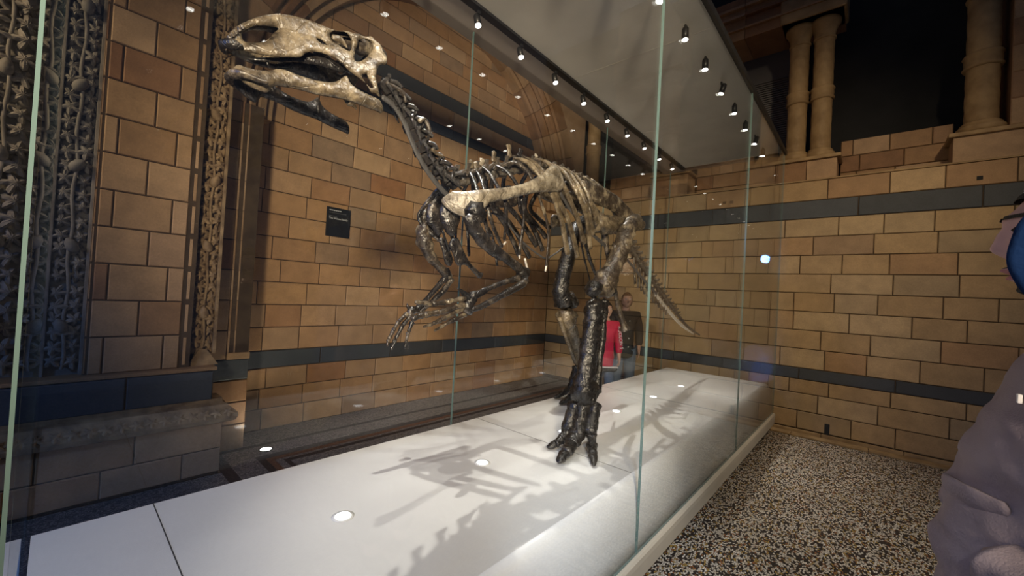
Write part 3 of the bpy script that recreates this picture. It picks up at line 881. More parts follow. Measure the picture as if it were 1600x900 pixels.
o_j = []
for (u, v) in o_jn:
    x = SK_X
    for _ in range(4):
        p = onx(u, v, x); x = SKM + .004 + jaw_w(p.y) + .012
    o_j.append((p.y, p.z - .013))
plate('jaw_ramus', o_j, [], lambda y, z: SKM + .004 + jaw_w(y) - .18 * max(0, 2.28 - z) * 0, B_tan, jaw, .034, .014, .022, .002)
plate('jaw_ramus', o_j, [], lambda y, z: SKM - .004 - jaw_w(y) - .06 * max(0, (y - ja0[0]) / L_), B_dark, jaw, .034, .014, .022, .002,
      shear=lambda y, z: (y - .02 * max(0, (y - ja0[0]) / L_), z - .042 * max(0, (y - ja0[0]) / L_)))
tube('jaw_beak', [onx(*Zm([(390, 520)])[0], SK_X) + Vector((.0, 0, 0)), onx(*Zm([(250, 445)])[0], SK_X) + Vector((-.03, 0, 0)), Vector((SKM, ja0[0] - .004, onx(366, 104, SK_X).z)), onx(*Zm([(250, 445)])[0], SK_X) + Vector((-.14, 0, 0)), onx(*Zm([(390, 520)])[0], SK_X) + Vector((-.17, 0, 0))], [.008, .016, .016, .016, .008], B_mid, jaw, flat=.75, flatdir=(0, 1, 1))
tube('jaw_pin', px([(416, 92), (419, 102)], SKM + .02), [.006, .006], B_black, jaw, seg=8)
tube('jaw_clamp', px([(538, 140), (540, 148), (543, 160)], SKM + .06), [.005, .010, .009], M_steel, jaw, seg=8)


# ---- vertebrae ---------------------------------------------------
def vert_mesh(kind, seed):
    """vertebra, unit length along +Y(local forward = tail), +Z up; spool body, arch, spine and side processes"""
    rd = random.Random(seed); vs, fs = [], []

    def ringtube(pts, radii, seg=8, fl=1.0):
        b = len(vs)
        for (p, r, i) in zip(pts, radii, range(len(pts))):
            t = (Vector(pts[min(i + 1, len(pts) - 1)]) - Vector(pts[max(i - 1, 0)])).normalized()
            ref = Vector((1, 0, 0)) if abs(t.x) < .7 else Vector((0, 1, 0))
            n1 = (ref - t * ref.dot(t)).normalized(); n2 = t.cross(n1)
            for k in range(seg):
                a = 2 * PI * k / seg; vs.append(Vector(p) + (n1 * math.cos(a) * fl + n2 * math.sin(a)) * r * rd.uniform(.86, 1.14))
        for i in range(len(pts) - 1):
            for k in range(seg): fs.append((b + i * seg + k, b + i * seg + (k + 1) % seg, b + (i + 1) * seg + (k + 1) % seg, b + (i + 1) * seg + k))
        fs.append(tuple(b + k for k in reversed(range(seg)))); fs.append(tuple(b + (len(pts) - 1) * seg + k for k in range(seg)))
    # spool
    ringtube([(0, -.47, 0), (0, -.36, 0), (0, 0, 0), (0, .36, 0), (0, .47, 0)], [.40, .47, .34, .47, .40], 12)
    if kind == 'neck':
        ringtube([(0, -.25, .35), (0, .1, .62), (0, .45, .80)], [.20, .22, .12], 8, .8)
        for s in (-1, 1):
            ringtube([(s * .2, -.1, .40), (s * .42, .25, .62), (s * .50, .75, .72)], [.16, .17, .12])
            ringtube([(s * .2, -.2, .40), (s * .45, -.5, .50)], [.15, .12])
            ringtube([(s * .35, -.2, -.1), (s * .62, .1, -.25), (s * .62, .65, -.40)], [.13, .12, .05])
    if kind == 'back':
        ringtube([(0, -.2, .4), (0, 0, .8), (0, .15, 1.35), (0, .25, 1.75)], [.26, .24, .20, .24], 8, .45)
        for s in (-1, 1):
            ringtube([(s * .2, 0, .45), (s * .65, .05, .85), (s * 1.15, .1, 1.05)], [.24, .19, .13])
            ringtube([(s * .15, -.25, .5), (s * .25, -.6, .65)], [.16, .12])
    if kind == 'tail':
        ringtube([(0, -.1, .35), (0, .25, .9), (0, .62, 1.5), (0, .80, 1.78)], [.22, .20, .17, .19], 8, .55)
        for s in (-1, 1):
            ringtube([(s * .3, 0, .15), (s * .75, .1, .2), (s * 1.05, .2, .15)], [.16, .13, .07])
            ringtube([(s * .12, -.2, .55), (s * .2, -.62, .75)], [.13, .10])
    if kind == 'tailend':
        ringtube([(0, 0, .3), (0, .4, .65), (0, .75, .85)], [.2, .17, .1], 8, .6)
        ringtube([(0, -.2, .5), (0, -.6, .65)], [.14, .10])
    me = mesh('vertebra', vs, fs)
    for p in me.polygons: p.use_smooth = True
    return me


VM = {k: [vert_mesh(k, 10 * i + j) for j in range(3)] for i, k in enumerate(('neck', 'back', 'tail', 'tailend'))}
for k, l in VM.items():
    for m_ in l: m_.materials.append({'neck': B_dark, 'back': B_mid, 'tail': B_mid, 'tailend': B_dark}[k])


def vertebra(kind, p, t, size, ln, i, roll=0, name='vertebra'):
    o = bpy.data.objects.new(name, VM[kind][i % 3]); COL.objects.link(o); o.parent = dino
    t = t.normalized(); xax = Vector((1, 0, 0)); xax = (xax - t * xax.dot(t)).normalized(); zax = xax.cross(t)
    m = Matrix(((xax.x, t.x, zax.x, 0), (xax.y, t.y, zax.y, 0), (xax.z, t.z, zax.z, 0), (0, 0, 0, 1)))
    o.matrix_local = Matrix.Translation(p) @ m @ Matrix.Rotation(roll, 4, 'Y') @ Matrix.Diagonal((size, ln, size, 1))
    return o


def arclen(pts, n):
    L = [0]
    for a, b in zip(pts[:-1], pts[1:]): L.append(L[-1] + (b - a).length)
    out = []
    for k in range(n):
        d = L[-1] * (k + .5) / n
        for i in range(len(L) - 1):
            if L[i + 1] >= d:
                f = (d - L[i]) / max(1e-9, L[i + 1] - L[i]); out.append((pts[i].lerp(pts[i + 1], f), (pts[i + 1] - pts[i]).normalized(), L[-1] / n)); break
    return out


neck = [Vector(q) for q in cr(px([(596, 125), (612, 147), (626, 168), (641, 190), (652, 211), (662, 233), (674, 254), (691, 273), (712, 288)], [-1.69, -1.69, -1.695, -1.70, -1.70, -1.70, -1.70, -1.70, -1.70]), 6)]
for i, (p, t, l) in enumerate(arclen(neck, 10)): vertebra('neck', p, t, .066 + .002 * i, l * .98, i, .12 * math.sin(i * 2.1), 'neck_vertebra')
for (pp, rr2) in (([(604, 130), (617, 136), (630, 146), (634, 160)], .010), ([(655, 190), (664, 187), (670, 200), (672, 212)], .012), ([(675, 233), (683, 241), (692, 244)], .009)):
    tube('neck_process', px(pp, -1.66), [rr2, rr2 * .8, rr2, rr2 * .7], B_mid, dino) if len(pp) == 4 else tube('neck_process', px(pp, -1.66), [rr2, rr2, rr2 * .7], B_tan, dino)
back = [Vector(q) for q in cr(px([(708, 287), (730, 283), (755, 277), (785, 270), (815, 266), (845, 268), (875, 276), (900, 287)], XM), 6)]
for i, (p, t, l) in enumerate(arclen(back, 15)): vertebra('back', p, t, .054, l * .98, i, .1 * math.sin(i * 1.7), 'back_vertebra')
sac = [Vector(q) for q in cr(px([(900, 287), (925, 302), (950, 320), (968, 338)], XM), 6)]
for i, (p, t, l) in enumerate(arclen(sac, 8)): vertebra('back', p, t, .060, l * 1.0, i, 0, 'hip_vertebra')
for (a, b, c_) in (((771, 252), (772, 238), B_tan), ((796, 245), (795, 227), B_tan), ((811, 244), (814, 234), B_dark), ((835, 248), (838, 243), B_pale), ((752, 258), (754, 250), B_pale), ((744, 262), (743, 255), B_pale), ((736, 262), (736, 252), B_tan)):
    tube('spine_tip', px([a, ((a[0] + b[0]) / 2, (a[1] + b[1]) / 2), b], XM), [.022, .017, .021], c_, dino, flat=.5, flatdir=(1, 0, 0), seg=8)
tail = [Vector(q) for q in cr(px([(972, 362), (982, 382), (998, 409), (1018, 437), (1036, 462), (1054, 486), (1074, 510), (1093, 524)], XM), 8)]
NT = 30
for i, (p, t, l) in enumerate(arclen(tail, NT)):
    k = i / NT
    vertebra('tail' if k < .66 else 'tailend', p, t, .062 * (1 - k) + .017, l * 1.0, i, 0, 'tail_vertebra')
    if k < .5 and i % 1 == 0 and i > 2:
        ln = .30 * (1 - k * 1.2)
        tube('chevron_bone', [p + Vector((0, .01, -.04)), p + Vector((0, .02 + ln * .10, -.05 - ln * .5)), p + Vector((0, .03 + ln * .15, -.05 - ln * .9))], [.011, .010, .013], B_mid, dino, seg=8, n=3)
# ossified tendons along hips
rt = random.Random(9)
for k in range(9):
    u0 = 876 + k * 6; x = XM + rt.uniform(-.05, .07)
    tube('tendon', px([(u0, 262 + k * 2.2), (u0 + 22, 272 + k * 3.2), (u0 + 48, 291 + k * 3.8)], x), [.006, .007, .004], B_mid if k % 2 else B_pale, dino, seg=7, n=4)
# ---- ribs (mirrored about the spine) -----------------------------
RIBS = [[(735, 270), (742, 285), (748, 305), (753, 327), (759, 350), (765, 370)],
        [(745, 268), (752, 280), (758, 300), (765, 336), (774, 362), (784, 386)],
        [(755, 262), (766, 272), (777, 290), (789, 312), (791, 342), (788, 375)],
        [(776, 259), (792, 268), (806, 286), (815, 309), (819, 340), (811, 397)],
        [(786, 260), (801, 254), (817, 261), (831, 279), (850, 330), (857, 365), (854, 414)],
        [(804, 247), (822, 252), (842, 271), (862, 302), (876, 340), (887, 396)],
        [(820, 246), (835, 254), (850, 272), (870, 309), (889, 348), (902, 400)],
        [(834, 249), (851, 252), (868, 267), (885, 300), (900, 336), (913, 380)],
        [(858, 255), (876, 264), (892, 283), (908, 315), (917, 345), (922, 388)],
        [(874, 260), (890, 270), (903, 290), (915, 318), (922, 342), (927, 366)],
        [(888, 266), (902, 277), (914, 296), (922, 315), (929, 335), (932, 350)]]
for i, rb in enumerate(RIBS):
    n = len(rb); xs = []
    for k in range(n):
        t = k / (n - 1); xs.append(XM + .07 + .20 * math.sin(min(1, t * 1.35) * PI / 2) - .06 * max(0, t - .6) / .4)
    P = px(rb, xs)
    rad = [.011, .014, .014, .013, .012, .011, .010][:n] if i < 5 else [.013, .018, .019, .020, .021, .024, .018][:n]
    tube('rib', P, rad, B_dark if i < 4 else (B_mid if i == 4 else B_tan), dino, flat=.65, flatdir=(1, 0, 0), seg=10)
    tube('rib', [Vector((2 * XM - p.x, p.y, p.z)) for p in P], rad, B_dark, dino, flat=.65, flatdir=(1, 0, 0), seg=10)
# ---- shoulder girdle --------------------------------------------
XN, XFAR = XM + .27, XM - .27
scap = yz([(722, 296), (735, 298), (760, 296), (790, 293), (818, 286), (842, 274), (856, 262), (868, 259), (877, 272), (881, 288), (876, 299), (850, 300), (818, 305), (785, 313), (762, 318), (752, 330), (742, 340), (728, 336), (716, 322), (712, 308)], XN)
y0s = min(p[0] for p in scap)
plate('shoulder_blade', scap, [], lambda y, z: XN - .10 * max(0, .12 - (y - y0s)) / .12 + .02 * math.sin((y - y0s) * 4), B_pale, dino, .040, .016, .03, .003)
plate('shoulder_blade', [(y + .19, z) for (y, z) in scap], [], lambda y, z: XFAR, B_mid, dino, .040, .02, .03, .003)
Z7 = lambda L: [(640 + a / 5, 270 + b / 5) for a, b in L]
cor = yz(Z7([(318, 190), (352, 215), (380, 260), (392, 320), (382, 400), (352, 490), (312, 470), (286, 400), (266, 325), (276, 245)]), XN - .10)
plate('coracoid', cor, [], lambda y, z: XN - .10 - .3 * (max(p[0] for p in cor) - y), B_dark, dino, .045, .014, .03, .003)
corf = yz(Z7([(150, 215), (196, 152), (246, 150), (270, 225), (272, 400), (244, 480), (210, 492), (178, 432), (138, 385), (136, 300)]), XFAR + .06)
plate('coracoid', corf, [], lambda y, z: XFAR + .06, B_dark, dino, .06, .014, .03, .004)
st = yz(Z7([(308, 560), (330, 515), (372, 510), (400, 560), (425, 620), (470, 700), (535, 768), (572, 788), (548, 826), (505, 788), (440, 722), (375, 722), (342, 650)]), XM + .09)
plate('sternal_plate', st, [], lambda y, z: XM + .09, B_dark, dino, .022, .012, .016, .002)
st2 = yz(Z7([(228, 520), (258, 508), (300, 580), (332, 660), (326, 722), (286, 716), (262, 640), (240, 560)]), XM - .05)
plate('sternal_plate', st2, [], lambda y, z: XM - .05, B_dark, dino, .022, .012, .016, .002)
tube('shoulder_joint', px([(738, 322), (742, 335), (741, 346)], XN), [.05, .052, .04], B_black, dino, seg=14)


# ---- fore limbs --------------------------------------------------
def bones(name, segs, x, mat, parent=dino, **kw):
    for pts, rad in segs:
        xs = x if not isinstance(x, tuple) else [x[0] + (x[1] - x[0]) * k / (len(pts) - 1) for k in range(len(pts))]
        tube(name, px(pts, xs), [r for r in rad], mat, parent, **kw)


XA = XM + .30
tube('upper_arm', px([(734, 338), (738, 350), (752, 372), (772, 391), (797, 408), (812, 420), (821, 429)], XA), [.028, .036, .032, .031, .023, .026, .026], B_dark, dino, seg=14)
tube('elbow_joint', px([(812, 424), (823, 427)], XA), [.028, .026], B_dark, dino)
tube('forearm_radius', px([(812, 434), (790, 440), (765, 450), (748, 459), (737, 463)], XA), [.020, .014, .013, .018, .024], B_dark, dino)
tube('forearm_ulna', px([(822, 437), (812, 446), (785, 461), (755, 477), (737, 484)], XA + .02), [.018, .022, .018, .014, .014], B_dark, dino)
wr_ = tube('wrist', px([(741, 466), (733, 472), (729, 482), (736, 489)], XA), [.020, .027, .024, .014], B_dark, dino)
tube('thumb_spike', px([(732, 466), (725, 458), (714, 450)], XA), [.020, .014, .002], B_black, dino)


def finger(pts, x, r0, r1, mat, nm='finger_bone'):
    """one finger: a bone per joint, each waisted with knobbly ends"""
    root = empty('finger'); root.parent = dino
    P = px(pts, x); n = len(P) - 1
    for k in range(n):
        a, b = P[k], P[k + 1]; ra = r0 + (r1 - r0) * k / n; rb = r0 + (r1 - r0) * (k + 1) / n
        d = b - a
        tube(nm, [a + d * .02, a + d * .12, a + d * .5, a + d * .86, a + d * .97], [ra * .75, ra, ra * .72, rb * 1.0, rb * .65], mat, root, n=3, seg=9)
    return root


finger([(727, 466), (697, 472), (675, 475), (648, 472)], [XA, XA + .02, XA + .03, XA + .03], .014, .011, B_mid)
finger([(727, 475), (686, 489), (662, 492), (642, 498)], [XA, XA + .03, XA + .04, XA + .04], .016, .013, B_mid)
finger([(725, 481), (689, 500), (676, 506), (661, 511)], [XA, XA + .02, XA + .02, XA + .02], .014, .006, B_mid)
finger([(729, 491), (708, 500), (694, 508), (678, 517)], [XA - .02, XA - .01, XA - .01, XA], .013, .005, B_mid)
XG = XM - .27
tube('upper_arm', px([(664, 350), (661, 362), (664, 380), (672, 399), (684, 415), (696, 428)], XG), [.030, .040, .046, .034, .024, .028], B_mid, dino, seg=14)
tube('elbow_joint', px([(696, 420), (700, 434)], XG), [.022, .026], B_mid, dino)
tube('forearm_radius', px([(698, 432), (682, 450), (666, 468), (650, 484)], XG), [.020, .015, .015, .018], B_dark, dino)
tube('forearm_ulna', px([(706, 436), (692, 455), (676, 470), (656, 488)], XG), [.018, .018, .014, .014], B_dark, dino)
tube('wrist', px([(652, 484), (643, 486), (640, 494)], XG), [.020, .024, .018], B_dark, dino)
tube('thumb_spike', px([(643, 484), (638, 480), (636, 474)], XG), [.015, .010, .002], B_dark, dino)
finger([(637, 489), (623, 502), (614, 517), (607, 530), (605, 541)], XG, .015, .010, B_mid)
finger([(643, 492), (629, 509), (618, 529), (611, 547)], XG, .017, .009, B_dark)
finger([(645, 503), (638, 519), (635, 532), (633, 545)], XG - .04, .016, .007, B_dark)

# ---- pelvis ------------------------------------------------------
il = yz([(878, 284), (896, 280), (918, 283), (942, 293), (964, 306), (980, 322), (994, 340), (988, 352), (972, 346), (957, 330), (938, 322), (915, 312), (896, 302)], XM + .14)
for s_ in (1, -1): plate('hip_blade', il, [], lambda y, z: XM + s_ * .14, B_mid, dino, .030, .018, .025, .004)
plate('pubis_blade', yz([(920, 320), (926, 316), (933, 327), (938, 352), (935, 362), (926, 360), (920, 348)], XM + .16), [], lambda y, z: XM + .16, B_tan, dino, .024, .014, .016, .003)
tube('pubis_blade', px([(880, 350), (868, 345), (862, 352)], XM - .16), [.02, .05, .03], B_mid, dino, flat=.3, flatdir=(1, 0, 0))
tube('hip_socket', px([(936, 345), (952, 352), (968, 350), (980, 344)], XM + .13), [.06, .075, .075, .05], B_tan, dino, flat=.7, flatdir=(1, 0, 0), jit=.22, seg=16)
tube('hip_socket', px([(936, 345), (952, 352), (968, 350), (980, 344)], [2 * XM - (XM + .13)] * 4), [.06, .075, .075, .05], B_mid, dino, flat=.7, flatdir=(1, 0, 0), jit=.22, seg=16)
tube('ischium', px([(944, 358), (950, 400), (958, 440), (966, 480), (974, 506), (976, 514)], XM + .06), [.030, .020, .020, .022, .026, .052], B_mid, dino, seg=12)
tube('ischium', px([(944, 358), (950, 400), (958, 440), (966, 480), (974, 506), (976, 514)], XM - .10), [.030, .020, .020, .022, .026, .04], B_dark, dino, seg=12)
tube('pubis_rod', px([(912, 366), (920, 400), (929, 425), (938, 442)], XM + .10), [.012, .014, .012, .009], B_black, dino, seg=9)
tube('pubis_rod', px([(905, 360), (911, 395), (917, 420), (924, 447)], XM - .05), [.008, .008, .006, .005], B_black, dino, seg=9)

# ---- hind limbs --------------------------------------------------
XK = XM + .30
tube('thigh_bone', px([(993, 344), (984, 352), (975, 375), (966, 400), (954, 425), (944, 442), (938, 452)], [XK - .12, XK, XK, XK, XK, XK, XK]), [.055, .060, .070, .066, .066, .088, .085], B_mid, dino, seg=18)
tube('thigh_head', px([(1001, 352), (985, 350)], [XK - .05, XK]), [.045, .05], B_tan, dino)
for (u, v, dx) in ((927, 452, .02), (950, 453, -.02)):
    tube('knee_condyle', px([(u + 3, v - 8), (u, v + 2), (u - 1, v + 9)], XK + dx), [.050, .060, .040], B_black, dino, seg=14)
tube('shin_bone', px([(930, 472), (929, 486), (924, 520), (919, 560), (915, 590), (914, 610), (917, 620)], XK), [.072, .076, .068, .066, .080, .104, .092], B_black, dino, seg=18, flat=.85, flatdir=(1, 0, 0))
tube('fibula', px([(944, 470), (943, 490), (941, 530), (936, 575), (932, 612)], XK + .02), [.034, .030, .024, .024, .034], B_black, dino, seg=12)


def foot(root_pts, toes, mat):
    for (pts, rad) in toes:
        toe = empty('toe'); toe.parent = dino
        P = pts; n = len(P) - 1
        tube('instep_bone', [P[0], P[0].lerp(P[1], .3), P[0].lerp(P[1], .7), P[1]], [rad[0] * 1.1, rad[0] * .86, rad[0] * .86, rad[1] * 1.15], mat, toe, seg=14)
        for k in range(1, n):
            a, b = P[k], P[k + 1]; d = b - a; ra, rb = rad[k], rad[k + 1]
            last = k == n - 1
            tube('claw_bone' if last else 'toe_bone', [a + d * .03, a + d * .15, a + d * .55, a + d * .88, a + d * .99], [ra * .8, ra, ra * .86, rb, rb * (.4 if last else .75)], mat, toe, n=3, seg=12, flat=.9 if not last else .75, flatdir=(0, 0, 1))


hx = XK
def T(*seq): return [onx(u, v, x) if kind == 'x' else onz(u, v, x) for (u, v, x, kind) in seq]
foot(None, [
    (T((898, 632, hx - .06, 'x'), (886, 671, hx - .07, 'x'), (878, 686, ZT + .055, 'z'), (867, 694, ZT + .032, 'z'), (855, 699, ZT + .018, 'z')), [.050, .036, .032, .028, .016]),
    (T((912, 632, hx, 'x'), (903, 678, hx + .02, 'x'), (893, 694, ZT + .06, 'z'), (884, 708, ZT + .042, 'z'), (872, 722, ZT + .02, 'z')), [.058, .052, .044, .036, .020]),
    (T((928, 632, hx + .05, 'x'), (923, 676, hx + .10, 'x'), (925, 694, ZT + .055, 'z'), (927, 710, ZT + .036, 'z'), (928, 727, ZT + .018, 'z')), [.050, .040, .034, .028, .016])], B_black)
XJ = -2.0
tube('thigh_bone', px([(912, 345), (900, 360), (889, 395), (880, 430), (876, 455), (882, 474)], XJ), [.06, .062, .066, .066, .072, .085], B_black, dino, seg=18)
tube('knee_condyle', px([(888, 462), (896, 476)], XJ), [.06, .055], B_dark, dino, seg=14)
tube('shin_bone', px([(886, 487), (886, 497), (893, 520), (901, 545), (906, 560), (907, 570)], [XJ, XJ, XJ - .02, XJ - .04, XJ - .05, XJ - .05]), [.085, .088, .056, .052, .055, .05], B_tan, dino, seg=18)
tube('fibula', px([(874, 497), (882, 520), (892, 548), (899, 566)], XJ), [.022, .018, .016, .02], B_tan, dino, seg=10)
foot(None, [
    (T((901, 574, XJ - .08, 'x'), (893, 604, ZT + .14, 'z'), (881, 614, ZT + .05, 'z'), (866, 622, ZT + .02, 'z')), [.042, .034, .030, .016]),
    (T((908, 574, XJ - .05, 'x'), (902, 608, ZT + .12, 'z'), (890, 622, ZT + .05, 'z'), (874, 631, ZT + .02, 'z')), [.046, .040, .036, .018]),
    (T((916, 574, XJ, 'x'), (914, 606, ZT + .13, 'z'), (916, 622, ZT + .05, 'z'), (917, 636, ZT + .02, 'z')), [.040, .036, .030, .016])], B_black)

# ---- armature ----------------------------------------------------
arm = empty('armature'); arm.parent = dino; arm['label'] = 'grey steel support bars'
tube('neck_bar', px([(598, 152), (616, 166), (631, 190), (642, 217), (654, 244), (671, 272), (691, 297), (712, 315)], XM + .01), [.015] * 8, M_steel, arm, jit=0, flat=.45, flatdir=(1, 0, 0), seg=8)
tube('tail_bar', px([(966, 388), (985, 412), (1005, 436), (1026, 459)], XM + .05), [.016] * 4, M_steel, arm, jit=0, flat=.4, flatdir=(1, 0, 0), seg=8)
tube('tail_bar', px([(1022, 457), (1044, 485), (1064, 507), (1084, 522)], XM), [.026, .026, .022, .008], M_steel_pale, arm, jit=0, flat=.4, flatdir=(1, 0, 0), seg=8)
tube('rib_rod', px([(752, 324), (758, 331), (772, 334), (788, 342), (800, 358), (820, 381), (850, 403), (862, 400), (882, 386)], XM + .12), [.006] * 9, M_steel, arm, jit=0, seg=8)
tube('hip_bar', px([(876, 302), (893, 330), (912, 352), (932, 372), (946, 384)], XM + .10), [.016] * 5, M_steel, arm, jit=0, flat=.35, flatdir=(1, 0, 0), seg=8)
tube('chest_rod', px([(692, 362), (697, 378), (702, 392)], XM + .05), [.006] * 3, M_black, arm, jit=0, seg=8)
tube('chest_rod', px([(713, 352), (712, 372)], XM + .09), [.006] * 2, M_black, arm, jit=0, seg=8)
for (u, v, u2, v2) in ((790, 378, 787, 382), (811, 396, 812, 404), (854, 412, 852, 424), (820, 404, 826, 428)):
    tube('pin', px([(u, v), (u2, v2)], XM + .2), [.007, .006], M_steel_pale, arm, jit=0, seg=8)

# ------------------------------------------------------------------ people
M_skin = noisy('skin', (.50, .30, .22), (.58, .36, .27), 20, .5, .05, 120)
M_hair_brown = noisy('hair_auburn', (.10, .045, .02), (.17, .08, .035), 40, .5, .4, 160)
M_hair_dark = noisy('hair_dark', (.012, .010, .009), (.03, .025, .02), 40, .5, .4, 160)
M_red = noisy('red_jacket', (.50, .010, .055), (.60, .018, .075), 8, .55, .2, 40)
M_blackcloth = noisy('black_cloth', (.010, .010, .012), (.022, .022, .025), 10, .75, .2, 60)
M_jeans = noisy('blue_jeans', (.10, .15, .24), (.16, .22, .33), 14, .8, .2, 90)
M_mauve = noisy('mauve_fleece', (.30, .24, .245), (.36, .295, .30), 6, .9, .28, 220, .2)
M_navy = noisy('blue_snood', (.002, .018, .075), (.003, .024, .10), 8, .85, .2, 90, .2)
M_greyhood = noisy('grey_hood', (.12, .125, .15), (.16, .165, .19), 8, .9, .3, 150, .2)
M_eye = plain('eye', (.75, .73, .7), .2); M_iris = plain('iris', (.05, .03, .02), .2)
M_lip = plain('lips', (.45, .17, .16), .5)
M_whitetrim = plain('white_print', (.75, .75, .76), .6)


def skin_mesh(name, verts, edges, sub=2):
    """verts: (x,y,z,r). continuous surface grown over joints"""
    me = bpy.data.meshes.new(name); me.from_pydata([v[:3] for v in verts], edges, [])
    o = bpy.data.objects.new(name, me); COL.objects.link(o)
    md = o.modifiers.new('s', 'SKIN'); md.use_smooth_shade = True
    for d, v in zip(me.skin_vertices[0].data, verts): d.radius = (v[3], v[3]) if len(v) == 4 else (v[3], v[4])
    me.skin_vertices[0].data[0].use_root = True
    sb = o.modifiers.new('d', 'SUBSURF'); sb.levels = sub; sb.render_levels = sub
    dg = bpy.context.evaluated_depsgraph_get(); out = bpy.data.meshes.new_from_object(o.evaluated_get(dg))
    bpy.data.objects.remove(o); out.name = name
    return out


def g(a, b, s): return math.exp(-((a - b) / s) ** 2)


def head_vf(h, beard=False, rows=56, cols=72):
    """head facing -Y, origin at the middle of the head, height h"""
    vs, fs = [], []; k = h / .235
    for j in range(rows + 1):
        e = -90 + 180 * j / rows
        for i in range(cols):
            a = -180 + 360 * i / cols
            ce, se = math.cos(R(e)), math.sin(R(e)); ca, sa = math.cos(R(a)), math.sin(R(a))
            rx, ry, rz = .074, .094, .117
            if e < 0: rx *= 1 - .20 * (se * se); ry *= 1 - .10 * se * se
            x = rx * ce * sa; y = -ry * ce * ca; z = rz * se
            fr = 0.0
            fr += (.034 if not beard else .017) * g(a, 0, 9) * (g(e, -9, 8) + .55 * g(e, 4, 9))          # nose
            fr -= .006 * g(a, 0, 16) * g(e, -22, 6)
            fr += (.013 if not beard else .017) * g(a, 0, 17) * (g(e, -31, 5) + .95 * g(e, -41, 5)) - .006 * g(a, 0, 20) * g(e, -36, 2.2)
            fr += .020 * g(a, 0, 22) * g(e, -60, 11)                            # chin
            fr += .008 * g(a, 0, 40) * g(e, 22, 7)                              # brow
            fr -= .013 * (g(a, 24, 11) + g(a, -24, 11)) * g(e, 9, 7)            # sockets
            fr += .006 * (g(a, 38, 14) + g(a, -38, 14)) * g(e, -12, 12)         # cheeks
            if beard: fr += .006 * g(e, -60, 22) * (1 if abs(a) < 85 else 0)
            y -= fr; 
            if beard is None: pass
            ear = .016 * (g(a, 92, 6) + g(a, -92, 6)) * g(e, 0, 14)
            x += math.copysign(ear, sa)
            vs.append((x * k, y * k, z * k))
    for j in range(rows):
        for i in range(cols):
            n = (i + 1) % cols; fs.append((j * cols + i, j * cols + n, (j + 1) * cols + n, (j + 1) * cols + i))
    return vs, fs


def hand(vl, el, wrist, d, side, scale=1.0):
    """hand hanging along d from joint index wrist: palm, four fingers, thumb"""
    w_ = Vector(vl[wrist][:3]); d = Vector(d).normalized(); sd = Vector(side).normalized(); nn = d.cross(sd)
    b = len(vl); vl.append((*(w_ + d * .05 * scale), .022 * scale, .034 * scale)); el.append((wrist, b))
    for k, (off, ln) in enumerate(((-.027, .066), (-.009, .076), (.009, .071), (.026, .056))):
        p0 = w_ + d * .082 * scale + sd * off * scale; i0 = len(vl)
        vl.append((*p0, .0095 * scale)); el.append((b, i0))
        vl.append((*(p0 + d * ln * .5 * scale + nn * .008), .0085 * scale)); el.append((i0, i0 + 1))
        vl.append((*(p0 + d * ln * .95 * scale + nn * .024), .007 * scale)); el.append((i0 + 1, i0 + 2))
    i0 = len(vl); p0 = w_ + d * .035 * scale - sd * .034 * scale
    vl.append((*p0, .011 * scale)); el.append((b, i0)); vl.append((*(p0 + d * .04 * scale - sd * .012 * scale + nn * .012), .0095 * scale)); el.append((i0, i0 + 1))


